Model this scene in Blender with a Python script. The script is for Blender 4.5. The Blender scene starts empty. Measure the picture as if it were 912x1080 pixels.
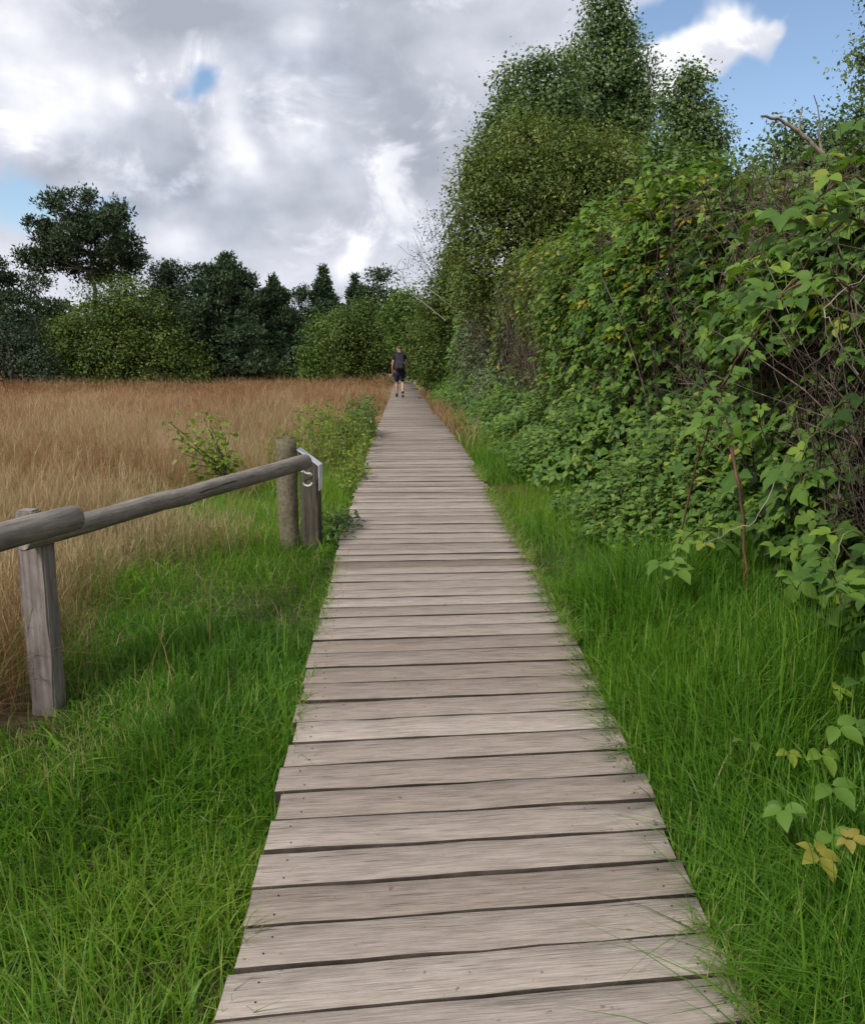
import bpy, bmesh, math, random
import numpy as np
from mathutils import Vector, Matrix

C = bpy.context.scene.collection
rng = np.random.default_rng(7)
random.seed(7)
R = math.radians

# ------------------------------------------------------------------ helpers
CAM_Z, F, PITCH = 1.415, 912.0, R(9.77)


def at(px, py, Y):
    """world point at forward distance Y that was measured at a spot of the photo (912x1080)"""
    dx, dy = (px - 456) / F, (540 - py) / F
    f, u = math.cos(PITCH) + math.sin(PITCH) * dy, -math.sin(PITCH) + math.cos(PITCH) * dy
    t = Y / f
    return np.array([dx * t, Y, CAM_Z + u * t])


def norm(v):
    return v / np.maximum(np.linalg.norm(v, axis=-1, keepdims=True), 1e-9)


_nz = {}


def fnoise(p, scale, seed=0):
    """smooth pseudo noise, about -1..1"""
    if seed not in _nz:
        g = np.random.default_rng(1000 + seed)
        _nz[seed] = (norm(g.normal(size=(9, 3))) * g.uniform(.6, 2.3, (9, 1)), g.uniform(0, 6.28, 9))
    k, ph = _nz[seed]
    p = np.asarray(p, float)
    if p.shape[-1] == 2:
        p = np.concatenate([p, np.zeros(p.shape[:-1] + (1,))], -1)
    return np.sin(p @ (k.T * scale * 2.2) + ph).sum(-1) / 4.0


class MB:
    """collects quads"""

    def __init__(s):
        s.v, s.f, s.t, s.n = [], [], [], 0
        s.loc = []
        s.mi = []

    def add(s, v, f, t=None, loc=None, mi=0):
        v = np.asarray(v, float).reshape(-1, 3)
        f = np.asarray(f, int).reshape(-1, 4)
        s.v.append(v)
        s.f.append(f + s.n)
        s.n += len(v)
        s.mi.append(np.broadcast_to(np.asarray(mi, np.int32), (len(f),)))
        s.t.append(np.full(len(f), .5) if t is None else np.broadcast_to(np.asarray(t, float), (len(f),)))
        if loc is not None:
            s.loc.append(np.asarray(loc, float).reshape(-1, 3))

    def inst(s, tv, tf, Rm, pos, sc, tint):
        """template verts/faces placed N times; sc (N,) or (N,3)"""
        N = len(pos)
        if N == 0:
            return
        sc = np.asarray(sc, float)
        if sc.ndim == 1:
            sc = np.repeat(sc[:, None], 3, 1)
        v = np.einsum('nij,nkj->nki', Rm, tv[None] * sc[:, None, :]) + pos[:, None, :]
        f = tf[None] + (np.arange(N) * len(tv))[:, None, None]
        s.add(v.reshape(-1, 3), f.reshape(-1, 4), np.repeat(tint, len(tf)))

    def tube(s, pts, rad, sides=5, t=None, cap=True):
        pts = np.asarray(pts, float)
        n = len(pts)
        rad = np.broadcast_to(np.asarray(rad, float), (n,))
        tan = norm(np.gradient(pts, axis=0))
        ref = np.array([0, 0, 1.]) if abs(tan[:, 2]).mean() < .8 else np.array([1., 0, 0])
        a = norm(np.cross(tan, ref))
        b = np.cross(tan, a)
        th = np.arange(sides) / sides * 2 * math.pi
        ring = pts[:, None] + rad[:, None, None] * (np.cos(th)[None, :, None] * a[:, None] + np.sin(th)[None, :, None] * b[:, None])
        i, j = np.meshgrid(np.arange(n - 1), np.arange(sides), indexing='ij')
        j2 = (j + 1) % sides
        f = np.stack([i * sides + j, i * sides + j2, (i + 1) * sides + j2, (i + 1) * sides + j], -1).reshape(-1, 4)
        v = ring.reshape(-1, 3)
        if cap and sides >= 4:
            for e, rv in ((0, True), (n - 1, False)):
                c = len(v)
                v = np.vstack([v, pts[e][None]])
                o = np.arange(0, sides, 2)
                q = np.stack([np.full(len(o), c), e * sides + o, e * sides + (o + 1) % sides, e * sides + (o + 2) % sides], -1)
                f = np.vstack([f, q[:, ::-1] if not rv else q])
        s.add(v, f, t)

    def tubes(s, P, rad, tint, sides=3, mi=0):
        """many equal-length polylines P (N,K,3), rad (N,K)"""
        N, K = P.shape[:2]
        tan = norm(np.gradient(P, axis=1))
        ref = norm(rng.normal(size=(N, 1, 3)))
        a = norm(np.cross(tan, np.broadcast_to(ref, tan.shape)))
        b = np.cross(tan, a)
        th = np.arange(sides) / sides * 2 * math.pi
        ring = P[:, :, None] + rad[:, :, None, None] * (np.cos(th)[:, None] * a[:, :, None] + np.sin(th)[:, None] * b[:, :, None])
        i, j = np.meshgrid(np.arange(K - 1), np.arange(sides), indexing='ij')
        j2 = (j + 1) % sides
        f = np.stack([i * sides + j, i * sides + j2, (i + 1) * sides + j2, (i + 1) * sides + j], -1).reshape(-1, 4)
        f = f[None] + (np.arange(N) * K * sides)[:, None, None]
        s.add(ring.reshape(-1, 3), f.reshape(-1, 4), np.repeat(tint, (K - 1) * sides), mi=mi)

    def build(s, name, mat, parent=None, smooth=False, offset=None, mat2=None):
        v, f, t = np.vstack(s.v), np.vstack(s.f), np.concatenate(s.t)
        if offset is not None:
            v = v - np.asarray(offset)
        me = bpy.data.meshes.new(name)
        me.vertices.add(len(v))
        me.vertices.foreach_set('co', v.astype(np.float32).ravel())
        me.loops.add(f.size)
        me.loops.foreach_set('vertex_index', f.astype(np.int32).ravel())
        me.polygons.add(len(f))
        me.polygons.foreach_set('loop_start', np.arange(0, f.size, 4, dtype=np.int32))
        me.polygons.foreach_set('loop_total', np.full(len(f), 4, np.int32))
        if smooth:
            me.polygons.foreach_set('use_smooth', np.ones(len(f), bool))
        me.update(calc_edges=True)
        at_ = me.attributes.new('tint', 'FLOAT', 'FACE')
        at_.data.foreach_set('value', t.astype(np.float32))
        if s.loc:
            l = me.attributes.new('local', 'FLOAT_VECTOR', 'POINT')
            l.data.foreach_set('vector', np.vstack(s.loc).astype(np.float32).ravel())
        me.materials.append(mat)
        if mat2 is not None:
            me.materials.append(mat2)
            me.polygons.foreach_set('material_index', np.concatenate(s.mi).astype(np.int32))
        o = bpy.data.objects.new(name, me)
        C.objects.link(o)
        if parent is not None:
            o.parent = parent
        return o


def tag(o, label, cat, group=None):
    o['label'] = label
    o['category'] = cat
    if group:
        o['group'] = group
    return o


def thing(name, label, cat, loc=(0, 0, 0), group=None):
    o = bpy.data.objects.new(name, None)
    C.objects.link(o)
    o.location = loc
    o.empty_display_size = .2
    return tag(o, label, cat, group)


def frames(nrm, fwd):
    """rotation matrices: local z -> nrm, local y -> fwd made perpendicular"""
    n = norm(nrm)
    f = norm(fwd - (fwd * n).sum(-1, keepdims=True) * n)
    return np.stack([np.cross(f, n), f, n], -1)


# ------------------------------------------------------------------ materials
def new_mat(name):
    m = bpy.data.materials.new(name)
    m.use_nodes = True
    nt = m.node_tree
    nt.nodes.clear()
    return m, nt, nt.nodes, nt.links


def ramp(nodes, stops):
    r = nodes.new('ShaderNodeValToRGB')
    e = r.color_ramp.elements
    while len(e) < len(stops):
        e.new(.5)
    for i, (p, c) in enumerate(stops):
        e[i].position = p
        e[i].color = (*c, 1)
    return r


def leaf_mat(name, stops, trans=.3, rough=.5, spec=.35, warm=(1.25, 1.15, .5), vary=0.0):
    m, nt, N, L = new_mat(name)
    a = N.new('ShaderNodeAttribute')
    a.attribute_name = 'tint'
    r = ramp(N, stops)
    L.new(a.outputs['Fac'], r.inputs[0])
    col = r.outputs[0]
    p = N.new('ShaderNodeBsdfPrincipled')
    p.inputs['Roughness'].default_value = rough
    p.inputs['Specular IOR Level'].default_value = spec
    L.new(col, p.inputs['Base Color'])
    tr = N.new('ShaderNodeBsdfTranslucent')
    mul = N.new('ShaderNodeMix')
    mul.data_type = 'RGBA'
    mul.blend_type = 'MULTIPLY'
    mul.inputs[0].default_value = 1
    L.new(col, mul.inputs[6])
    mul.inputs[7].default_value = (*warm, 1)
    L.new(mul.outputs[2], tr.inputs[0])
    mx = N.new('ShaderNodeMixShader')
    mx.inputs[0].default_value = trans
    L.new(p.outputs[0], mx.inputs[1])
    L.new(tr.outputs[0], mx.inputs[2])
    o = N.new('ShaderNodeOutputMaterial')
    L.new(mx.outputs[0], o.inputs[0])
    return m


def wood_mat(name, stops, scale=(14, 14, 1.2), coord='Object', rough=.85, bump=.4, noise=3.0, spots=None, big=None, cracks=None):
    """long-grained wood / bark along local z of the coords"""
    m, nt, N, L = new_mat(name)
    tc = N.new('ShaderNodeTexCoord')
    mp = N.new('ShaderNodeMapping')
    mp.inputs['Scale'].default_value = scale
    if coord == 'local':
        at_ = N.new('ShaderNodeAttribute')
        at_.attribute_name = 'local'
        L.new(at_.outputs['Vector'], mp.inputs[0])
        src = at_.outputs['Vector']
    else:
        L.new(tc.outputs[coord], mp.inputs[0])
        src = tc.outputs[coord]
    n1 = N.new('ShaderNodeTexNoise')
    n1.inputs['Scale'].default_value = noise
    n1.inputs['Detail'].default_value = 6
    n1.inputs['Roughness'].default_value = .65
    L.new(mp.outputs[0], n1.inputs['Vector'])
    r = ramp(N, stops)
    L.new(n1.outputs['Fac'], r.inputs[0])
    n2 = N.new('ShaderNodeTexNoise')
    n2.inputs['Scale'].default_value = 5
    n2.inputs['Detail'].default_value = 7
    n2.inputs['Roughness'].default_value = .7
    if big:
        m0 = N.new('ShaderNodeMapping')
        m0.inputs['Scale'].default_value = big[0]
        L.new(src, m0.inputs[0])
        L.new(m0.outputs[0], n2.inputs['Vector'])
    else:
        L.new(src, n2.inputs['Vector'])
    r2 = ramp(N, [(.3, (.62, .6, .57)), (.6, (1.05, 1.03, 1.0))])
    L.new(n2.outputs['Fac'], r2.inputs[0])
    mul = N.new('ShaderNodeMix')
    mul.data_type = 'RGBA'
    mul.blend_type = 'MULTIPLY'
    mul.inputs[0].default_value = big[1] if big else .8
    L.new(r.outputs[0], mul.inputs[6])
    L.new(r2.outputs[0], mul.inputs[7])
    col = mul.outputs[2]
    a = N.new('ShaderNodeAttribute')
    a.attribute_name = 'tint'
    rt = ramp(N, [(0, (.64, .59, .54)), (.5, (1, 1, 1)), (1, (1.22, 1.24, 1.25))])
    L.new(a.outputs['Fac'], rt.inputs[0])
    m2 = N.new('ShaderNodeMix')
    m2.data_type = 'RGBA'
    m2.blend_type = 'MULTIPLY'
    m2.inputs[0].default_value = 1
    L.new(col, m2.inputs[6])
    L.new(rt.outputs[0], m2.inputs[7])
    col = m2.outputs[2]
    if spots:
        n3 = N.new('ShaderNodeTexNoise')
        n3.inputs['Scale'].default_value = spots[0]
        n3.inputs['Detail'].default_value = 4
        L.new(src, n3.inputs['Vector'])
        r3 = ramp(N, [(spots[1], (0, 0, 0)), (spots[2], (1, 1, 1))])
        L.new(n3.outputs['Fac'], r3.inputs[0])
        m3 = N.new('ShaderNodeMix')
        m3.data_type = 'RGBA'
        L.new(r3.outputs[0], m3.inputs[0])
        L.new(col, m3.inputs[6])
        m3.inputs[7].default_value = (*spots[3], 1)
        col = m3.outputs[2]
    if cracks:
        mc = N.new('ShaderNodeMapping')
        mc.inputs['Scale'].default_value = cracks[0]
        L.new(src, mc.inputs[0])
        n4 = N.new('ShaderNodeTexNoise')
        n4.inputs['Scale'].default_value = 1
        n4.inputs['Detail'].default_value = 5
        n4.inputs['Roughness'].default_value = .6
        L.new(mc.outputs[0], n4.inputs['Vector'])
        r4 = ramp(N, [(cracks[1], (0, 0, 0)), (cracks[2], (1, 1, 1))])
        L.new(n4.outputs['Fac'], r4.inputs[0])
        m4 = N.new('ShaderNodeMix')
        m4.data_type = 'RGBA'
        L.new(r4.outputs[0], m4.inputs[0])
        L.new(col, m4.inputs[6])
        m4.inputs[7].default_value = (*cracks[3], 1)
        col = m4.outputs[2]
    p = N.new('ShaderNodeBsdfPrincipled')
    p.inputs['Roughness'].default_value = rough
    p.inputs['Specular IOR Level'].default_value = .25
    L.new(col, p.inputs['Base Color'])
    b = N.new('ShaderNodeBump')
    b.inputs['Strength'].default_value = bump
    b.inputs['Distance'].default_value = .006
    L.new(n1.outputs['Fac'], b.inputs['Height'])
    L.new(b.outputs[0], p.inputs['Normal'])
    o = N.new('ShaderNodeOutputMaterial')
    L.new(p.outputs[0], o.inputs[0])
    return m


def plain(name, col, rough=.7, var=.25, scale=30, spec=.3):
    m, nt, N, L = new_mat(name)
    tc = N.new('ShaderNodeTexCoord')
    n = N.new('ShaderNodeTexNoise')
    n.inputs['Scale'].default_value = scale
    n.inputs['Detail'].default_value = 4
    L.new(tc.outputs['Object'], n.inputs['Vector'])
    r = ramp(N, [(.3, tuple(c * (1 - var) for c in col)), (.7, tuple(min(1, c * (1 + var)) for c in col))])
    L.new(n.outputs['Fac'], r.inputs[0])
    p = N.new('ShaderNodeBsdfPrincipled')
    p.inputs['Roughness'].default_value = rough
    p.inputs['Specular IOR Level'].default_value = spec
    L.new(r.outputs[0], p.inputs['Base Color'])
    o = N.new('ShaderNodeOutputMaterial')
    L.new(p.outputs[0], o.inputs[0])
    return m


M = {}
M['plank'] = wood_mat('weathered_plank', [(.28, (.14, .113, .096)), (.4, (.275, .232, .2)), (.56, (.347, .298, .261)), (.75, (.415, .362, .32))], (2.2, 60, 1), 'local', .88, .8, 3.2,
                      spots=(34, .69, .74, (.16, .125, .1)), big=((1.6, 9, 1), .7), cracks=((3.2, 95, 1), .64, .7, (.1, .08, .065)))
M['plankedge'] = wood_mat('gap_shade_plank_edge', [(.3, (.022, .018, .014)), (.55, (.05, .04, .032)), (.8, (.1, .085, .07))], (3, 30, 8), 'local', .95, .3, 3)  # plank sides and chamfers coloured dark to stand in for shade in the gaps
M['log'] = wood_mat('weathered_log', [(.28, (.09, .078, .067)), (.42, (.19, .167, .145)), (.58, (.25, .225, .2)), (.75, (.32, .29, .26))], (16, 1.3, 16), 'Object', .85, .9, 4, spots=(9, .62, .7, (.2, .2, .15)), cracks=((38, 1.6, 38), .63, .69, (.04, .034, .028)))
M['post'] = wood_mat('grey_post', [(.3, (.13, .11, .1)), (.5, (.24, .21, .2)), (.75, (.36, .32, .3))], (14, 14, 1.0), 'Object', .85, .6, 4)
M['roundpost'] = wood_mat('greenish_post', [(.3, (.085, .075, .048)), (.5, (.17, .15, .1)), (.75, (.25, .22, .155))], (12, 12, .9), 'Object', .85, .5, 4)
M['darkpost'] = wood_mat('dark_stained_post', [(.3, (.035, .03, .024)), (.5, (.085, .073, .057)), (.75, (.15, .13, .1))], (14, 14, .8), 'Object', .8, .5, 4)
M['cutend'] = plain('cut_end', (.3, .2, .13), .8)
M['metal'] = plain('white_cap_metal', (.62, .64, .72), .45, .08)
M['paint'] = plain('pale_paint', (.4, .39, .365), .7, .15, 90)
M['bark'] = wood_mat('dark_bark', [(.3, (.03, .025, .02)), (.5, (.07, .058, .047)), (.75, (.12, .1, .085))], (4, 4, .7), 'Object', .9, .5, 4)
M['twig'] = wood_mat('dead_twigs', [(.3, (.045, .035, .027)), (.5, (.115, .09, .07)), (.75, (.26, .22, .18))], (6, 6, 2), 'Object', .9, .2, 4)
M['deadwood'] = wood_mat('bleached_deadwood', [(.3, (.12, .095, .075)), (.5, (.24, .2, .165)), (.75, (.4, .34, .29))], (8, 8, 8), 'Object', .9, .4, 4)
M['cane'] = plain('reddish_cane', (.15, .075, .045), .6, .3, 8)
M['palecane'] = plain('pale_bare_cane', (.34, .3, .25), .7, .15, 8)
M['greenstem'] = plain('green_stem', (.14, .17, .05), .6, .25, 8)

M['grass'] = leaf_mat('green_blades', [(0, (.045, .115, .015)), (.4, (.1, .235, .025)), (.75, (.175, .335, .036)), (.9, (.26, .38, .06)), (1, (.38, .35, .16))], .52, .45, .25, (1.15, 1.2, .5))
M['dry'] = leaf_mat('dry_blades', [(0, (.13, .055, .034)), (.25, (.225, .112, .066)), (.5, (.32, .188, .096)), (.75, (.385, .26, .132)), (.93, (.5, .4, .25)), (1, (.15, .21, .045))], .3, .75, .1, (1.1, 1., .8))
M['bramble'] = leaf_mat('bramble_leaves', [(0, (.026, .062, .013)), (.35, (.07, .15, .026)), (.7, (.14, .25, .038)), (.9, (.23, .33, .048)), (.955, (.24, .28, .04)), (.985, (.4, .31, .05)), (1, (.34, .2, .05))], .36, .55, .25)
M['hedge2'] = leaf_mat('hedge_leaves', [(0, (.035, .065, .017)), (.4, (.088, .155, .03)), (.75, (.16, .235, .042)), (.92, (.23, .28, .05)), (1, (.4, .32, .09))], .34, .55, .25)
M['greyleaf'] = leaf_mat('grey_green_leaves', [(0, (.045, .068, .028)), (.5, (.1, .14, .055)), (1, (.19, .225, .1))], .25, .5, .4)
M['nettle'] = leaf_mat('nettle_leaves', [(0, (.035, .08, .016)), (.5, (.088, .175, .028)), (.85, (.155, .25, .04)), (1, (.25, .31, .06))], .3, .5, .3)
M['willow'] = leaf_mat('willow_leaves', [(0, (.05, .085, .018)), (.5, (.112, .17, .034)), (.85, (.185, .24, .05)), (1, (.28, .29, .08))], .3, .5, .3)
M['poplar'] = leaf_mat('poplar_leaves', [(0, (.045, .09, .03)), (.5, (.11, .19, .06)), (.85, (.185, .265, .095)), (1, (.29, .35, .2))], .3, .45, .4)
M['broad'] = leaf_mat('broad_leaves', [(0, (.035, .075, .014)), (.5, (.082, .16, .026)), (.85, (.14, .23, .036)), (1, (.2, .28, .048))], .3, .5, .35)
M['oak'] = leaf_mat('dull_green_leaves', [(0, (.036, .068, .014)), (.5, (.082, .135, .026)), (1, (.16, .215, .042))], .28, .55, .25)
M['bluebush'] = leaf_mat('blue_green_leaves', [(0, (.022, .042, .026)), (.5, (.05, .082, .048)), (1, (.095, .13, .075))], .2, .6, .2)
M['needle'] = leaf_mat('pine_needles', [(0, (.018, .036, .016)), (.5, (.04, .07, .032)), (1, (.08, .12, .05))], .12, .6, .25, (1.1, 1.1, .6))
M['yellowgreen'] = leaf_mat('yellow_green_leaves', [(0, (.08, .13, .018)), (.5, (.17, .25, .032)), (1, (.28, .35, .055))], .42, .5, .3)
M['yellowleaf'] = leaf_mat('yellowing_leaves', [(0, (.13, .17, .03)), (.5, (.25, .24, .04)), (1, (.3, .2, .06))], .3, .5, .3)


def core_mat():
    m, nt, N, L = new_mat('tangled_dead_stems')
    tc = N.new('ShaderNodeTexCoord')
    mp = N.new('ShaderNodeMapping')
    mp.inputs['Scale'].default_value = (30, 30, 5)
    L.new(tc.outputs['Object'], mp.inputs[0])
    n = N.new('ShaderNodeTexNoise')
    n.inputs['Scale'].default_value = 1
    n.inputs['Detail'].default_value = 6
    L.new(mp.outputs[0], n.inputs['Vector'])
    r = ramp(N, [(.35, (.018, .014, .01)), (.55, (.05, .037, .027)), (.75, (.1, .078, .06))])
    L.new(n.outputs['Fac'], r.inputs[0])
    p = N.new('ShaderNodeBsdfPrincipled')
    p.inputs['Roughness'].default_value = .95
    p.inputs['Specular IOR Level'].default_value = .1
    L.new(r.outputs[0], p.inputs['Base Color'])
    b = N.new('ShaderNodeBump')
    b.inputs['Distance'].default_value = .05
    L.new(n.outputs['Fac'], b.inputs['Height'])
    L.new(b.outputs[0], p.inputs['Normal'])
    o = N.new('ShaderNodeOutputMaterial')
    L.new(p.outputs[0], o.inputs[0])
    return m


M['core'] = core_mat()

# ------------------------------------------------------------------ the lie of the land
WT = np.array([(-3, .155, 0), (0, .135, 0), (2, .115, 0), (2.6, .1, .07), (3.2, .08, .13), (3.8, .063, .19), (4.9, .015, .235), (6.4, -.045, .275), (8.84, -.13, .345), (11.1, -.21, .37),
               (13.1, -.29, .355), (18.6, -.48, .30), (30.5, -.9, .24), (42, -1.33, .22), (60, -2.0, .12), (80, -2.75, -.02)])
W = 1.19
_yy = np.linspace(-3, 80, 1661)
_k = np.ones(19) / 19
_pad = lambda a: np.convolve(np.pad(a, 9, mode='edge'), _k, 'valid')
_xs, _zs = _pad(np.interp(_yy, WT[:, 0], WT[:, 1])), _pad(np.interp(_yy, WT[:, 0], WT[:, 2]))
wx = lambda y: np.interp(y, _yy, _xs)
wz = lambda y: np.interp(y, _yy, _zs)


def gz(x, y):
    x, y = np.asarray(x, float), np.asarray(y, float)
    base = -.30 * np.clip(y / 68, 0, 1.3)
    d = x - wx(y)
    hump = (wz(y) - .13 - base) * np.exp(-(d / 5.0) ** 2)
    bump = .035 * fnoise(np.stack([x, y], -1), .9, 1) + .06 * fnoise(np.stack([x, y], -1), .16, 2)
    return base + hump + bump * np.clip((abs(d) - .6) / 1.2, 0, 1)


HX = np.array([(0, 1.65), (2, 1.72), (4, 1.82), (6, 1.95), (9, 1.8), (12, 1.62), (17, 1.4), (25, .95), (40, .1), (60, -.9), (80, -1.9)])
HZ = np.array([(0, 2.2), (2.5, 2.2), (4, 2.42), (6, 2.65), (8, 2.85), (13, 2.95), (18, 3.25), (24, 3.5), (32, 3.5), (60, 3.6)])
hx = lambda y: np.interp(y, HX[:, 0], HX[:, 1])
hz = lambda y: np.interp(y, HZ[:, 0], HZ[:, 1])


def build_ground():
    xs = np.concatenate([-np.geomspace(400, 6, 26), np.linspace(-5.5, 4.5, 81), np.geomspace(5, 400, 26)])
    ys = np.concatenate([[-200, -60, -20], np.linspace(-6, 16, 111), np.geomspace(16.5, 900, 70)])
    X, Y = np.meshgrid(xs, ys)
    Z = gz(X, Y)
    m = MB()
    i, j = np.meshgrid(np.arange(len(ys) - 1), np.arange(len(xs) - 1), indexing='ij')
    n = len(xs)
    f = np.stack([i * n + j, i * n + j + 1, (i + 1) * n + j + 1, (i + 1) * n + j], -1).reshape(-1, 4)
    m.add(np.stack([X, Y, Z], -1).reshape(-1, 3), f)
    mt, nt, N, L = new_mat('meadow_soil')
    tc = N.new('ShaderNodeTexCoord')
    n1 = N.new('ShaderNodeTexNoise')
    n1.inputs['Scale'].default_value = .22
    n1.inputs['Detail'].default_value = 8
    n1.inputs['Roughness'].default_value = .7
    L.new(tc.outputs['Object'], n1.inputs['Vector'])
    r1 = ramp(N, [(.3, (.16, .085, .045)), (.5, (.27, .165, .085)), (.7, (.33, .23, .12))])
    L.new(n1.outputs['Fac'], r1.inputs[0])
    n2 = N.new('ShaderNodeTexNoise')
    n2.inputs['Scale'].default_value = 22
    n2.inputs['Detail'].default_value = 6
    L.new(tc.outputs['Object'], n2.inputs['Vector'])
    r2 = ramp(N, [(.35, (.035, .027, .018)), (.65, (.1, .085, .045))])
    L.new(n2.outputs['Fac'], r2.inputs[0])
    sx = N.new('ShaderNodeSeparateXYZ')
    L.new(tc.outputs['Object'], sx.inputs[0])
    mr = N.new('ShaderNodeMapRange')
    mr.inputs[1].default_value, mr.inputs[2].default_value = -3.2, -1.4
    L.new(sx.outputs[0], mr.inputs[0])
    my = N.new('ShaderNodeMapRange')
    my.inputs[1].default_value, my.inputs[2].default_value = 14, 7
    L.new(sx.outputs[1], my.inputs[0])
    mm = N.new('ShaderNodeMath')
    mm.operation = 'MULTIPLY'
    L.new(mr.outputs[0], mm.inputs[0])
    L.new(my.outputs[0], mm.inputs[1])
    mx = N.new('ShaderNodeMix')
    mx.data_type = 'RGBA'
    L.new(mm.outputs[0], mx.inputs[0])
    L.new(r1.outputs[0], mx.inputs[6])
    L.new(r2.outputs[0], mx.inputs[7])
    p = N.new('ShaderNodeBsdfPrincipled')
    p.inputs['Roughness'].default_value = .95
    p.inputs['Specular IOR Level'].default_value = .1
    L.new(mx.outputs[2], p.inputs['Base Color'])
    o = N.new('ShaderNodeOutputMaterial')
    L.new(p.outputs[0], o.inputs[0])
    g = m.build('ground', mt, None, True)
    g['kind'] = 'structure'


# ------------------------------------------------------------------ boardwalk
def build_walk():
    m, mb, mn = MB(), MB(), MB()
    y, k = .35, 0
    pitch = .1465
    while y < 79:
        gap = rng.uniform(.0035, .0085)
        wd = pitch - gap
        cx, cz = float(wx(y)), float(wz(y))
        slope = float(wz(y + .1) - wz(y - .1)) / .2
        ang = R(2.1) + R(5.4) * math.exp(-max(y - 1.5, 0) / 4.5) + rng.normal(0, R(.22))
        roll = rng.normal(0, R(.16))
        L = W / 2 + rng.normal(0, .006, 2)
        sh = rng.normal(0, .006)
        dz = rng.normal(0, .0013)
        ca, sa = math.cos(ang), math.sin(ang)
        ns = 9 if y < 14 else 3
        ss = np.linspace(-L[0], L[1], ns)
        # cross section of a plank with softened arrises: bottom-left .. top-left-chamfer ...
        h, c = .036, .0032
        prof = np.array([(-wd / 2, -h), (-wd / 2, -c), (-wd / 2 + c, 0), (0, -.0012), (wd / 2 - c, 0), (wd / 2, -c), (wd / 2, -h)])
        wav = rng.normal(0, .0014, (ns, 7)) * (1 if y < 14 else 0)
        bow = rng.normal(0, .0016) * (1 - (ss / (W / 2)) ** 2) + rng.normal(0, .002, ns) * .4
        u = np.repeat(ss[:, None], 7, 1)
        v = prof[None, :, 0] + wav
        z = prof[None, :, 1] + bow[:, None] + u * math.sin(roll) + dz
        tx = float(wx(y + .2) - wx(y - .2)) / .4
        px = cx + sh + u * ca + v * tx
        py = y + u * sa + v
        pz = cz + z + v * slope
        P = np.stack([px, py, pz], -1)
        i, j = np.meshgrid(np.arange(ns - 1), np.arange(6), indexing='ij')
        f = np.stack([i * 7 + j, (i + 1) * 7 + j, (i + 1) * 7 + j + 1, i * 7 + j + 1], -1).reshape(-1, 4)
        e0 = [[0, 1, 5, 6], [1, 2, 4, 5]]
        e1 = [[(ns - 1) * 7 + q for q in reversed(a)] for a in e0]
        f = np.vstack([f, e0, e1])
        off = rng.uniform(0, 50, 3)
        loc = np.stack([u + off[0], np.broadcast_to(v, u.shape) + off[1], np.full(u.shape, off[2])], -1)
        t = np.clip(rng.normal(.48, .2), 0, 1)
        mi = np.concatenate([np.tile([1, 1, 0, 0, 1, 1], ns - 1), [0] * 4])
        m.add(P, f, t, loc, mi)
        if y < 7:
            for e in (-1, 1):
                for w_ in (-.035, .035):
                    uu, vv = e * (W / 2 - .075) + rng.normal(0, .006), w_ + rng.normal(0, .004)
                    c0 = np.array([cx + sh + uu * ca - vv * sa, y + uu * sa + vv * ca, cz + dz + uu * math.sin(roll) + vv * slope + .0022])
                    th = np.arange(8) / 8 * 6.283
                    ring = c0 + .0022 * np.stack([np.cos(th), np.sin(th), 0 * th], -1)
                    mn.add(np.vstack([ring, ring * [1, 1, 1] - [0, 0, .004], c0[None]]),
                           [[q, (q + 1) % 8, 8 + (q + 1) % 8, 8 + q] for q in range(8)] + [[16, q, q + 1, (q + 2) % 8] for q in (0, 2, 4, 6)])
        y += pitch
        k += 1
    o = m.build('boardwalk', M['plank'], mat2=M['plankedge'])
    o['kind'] = 'structure'
    o['label'] = 'long straight boardwalk of weathered grey cross planks'
    mn.build('nail_heads', plain('nail_steel', (.06, .05, .045), .5, .3), o)
    # bearers under both edges
    for s in (-1, 1):
        b = MB()
        yy = np.concatenate([np.arange(.2, 14, .5), np.arange(14, 79, 2.)])
        x = wx(yy) + s * .47
        z = wz(yy) - .036
        ring = np.stack([np.stack([x - .04, yy, z - .12], -1), np.stack([x - .04, yy, z - .003], -1), np.stack([x + .04, yy, z - .003], -1), np.stack([x + .04, yy, z - .12], -1)], 1)
        n = len(yy)
        f = [[i * 4 + j, i * 4 + (j + 1) % 4, (i + 1) * 4 + (j + 1) % 4, (i + 1) * 4 + j] for i in range(n - 1) for j in range(4)]
        b.add(ring, f, .3)
        b.build('bearer', M['darkpost'], o)


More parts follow.
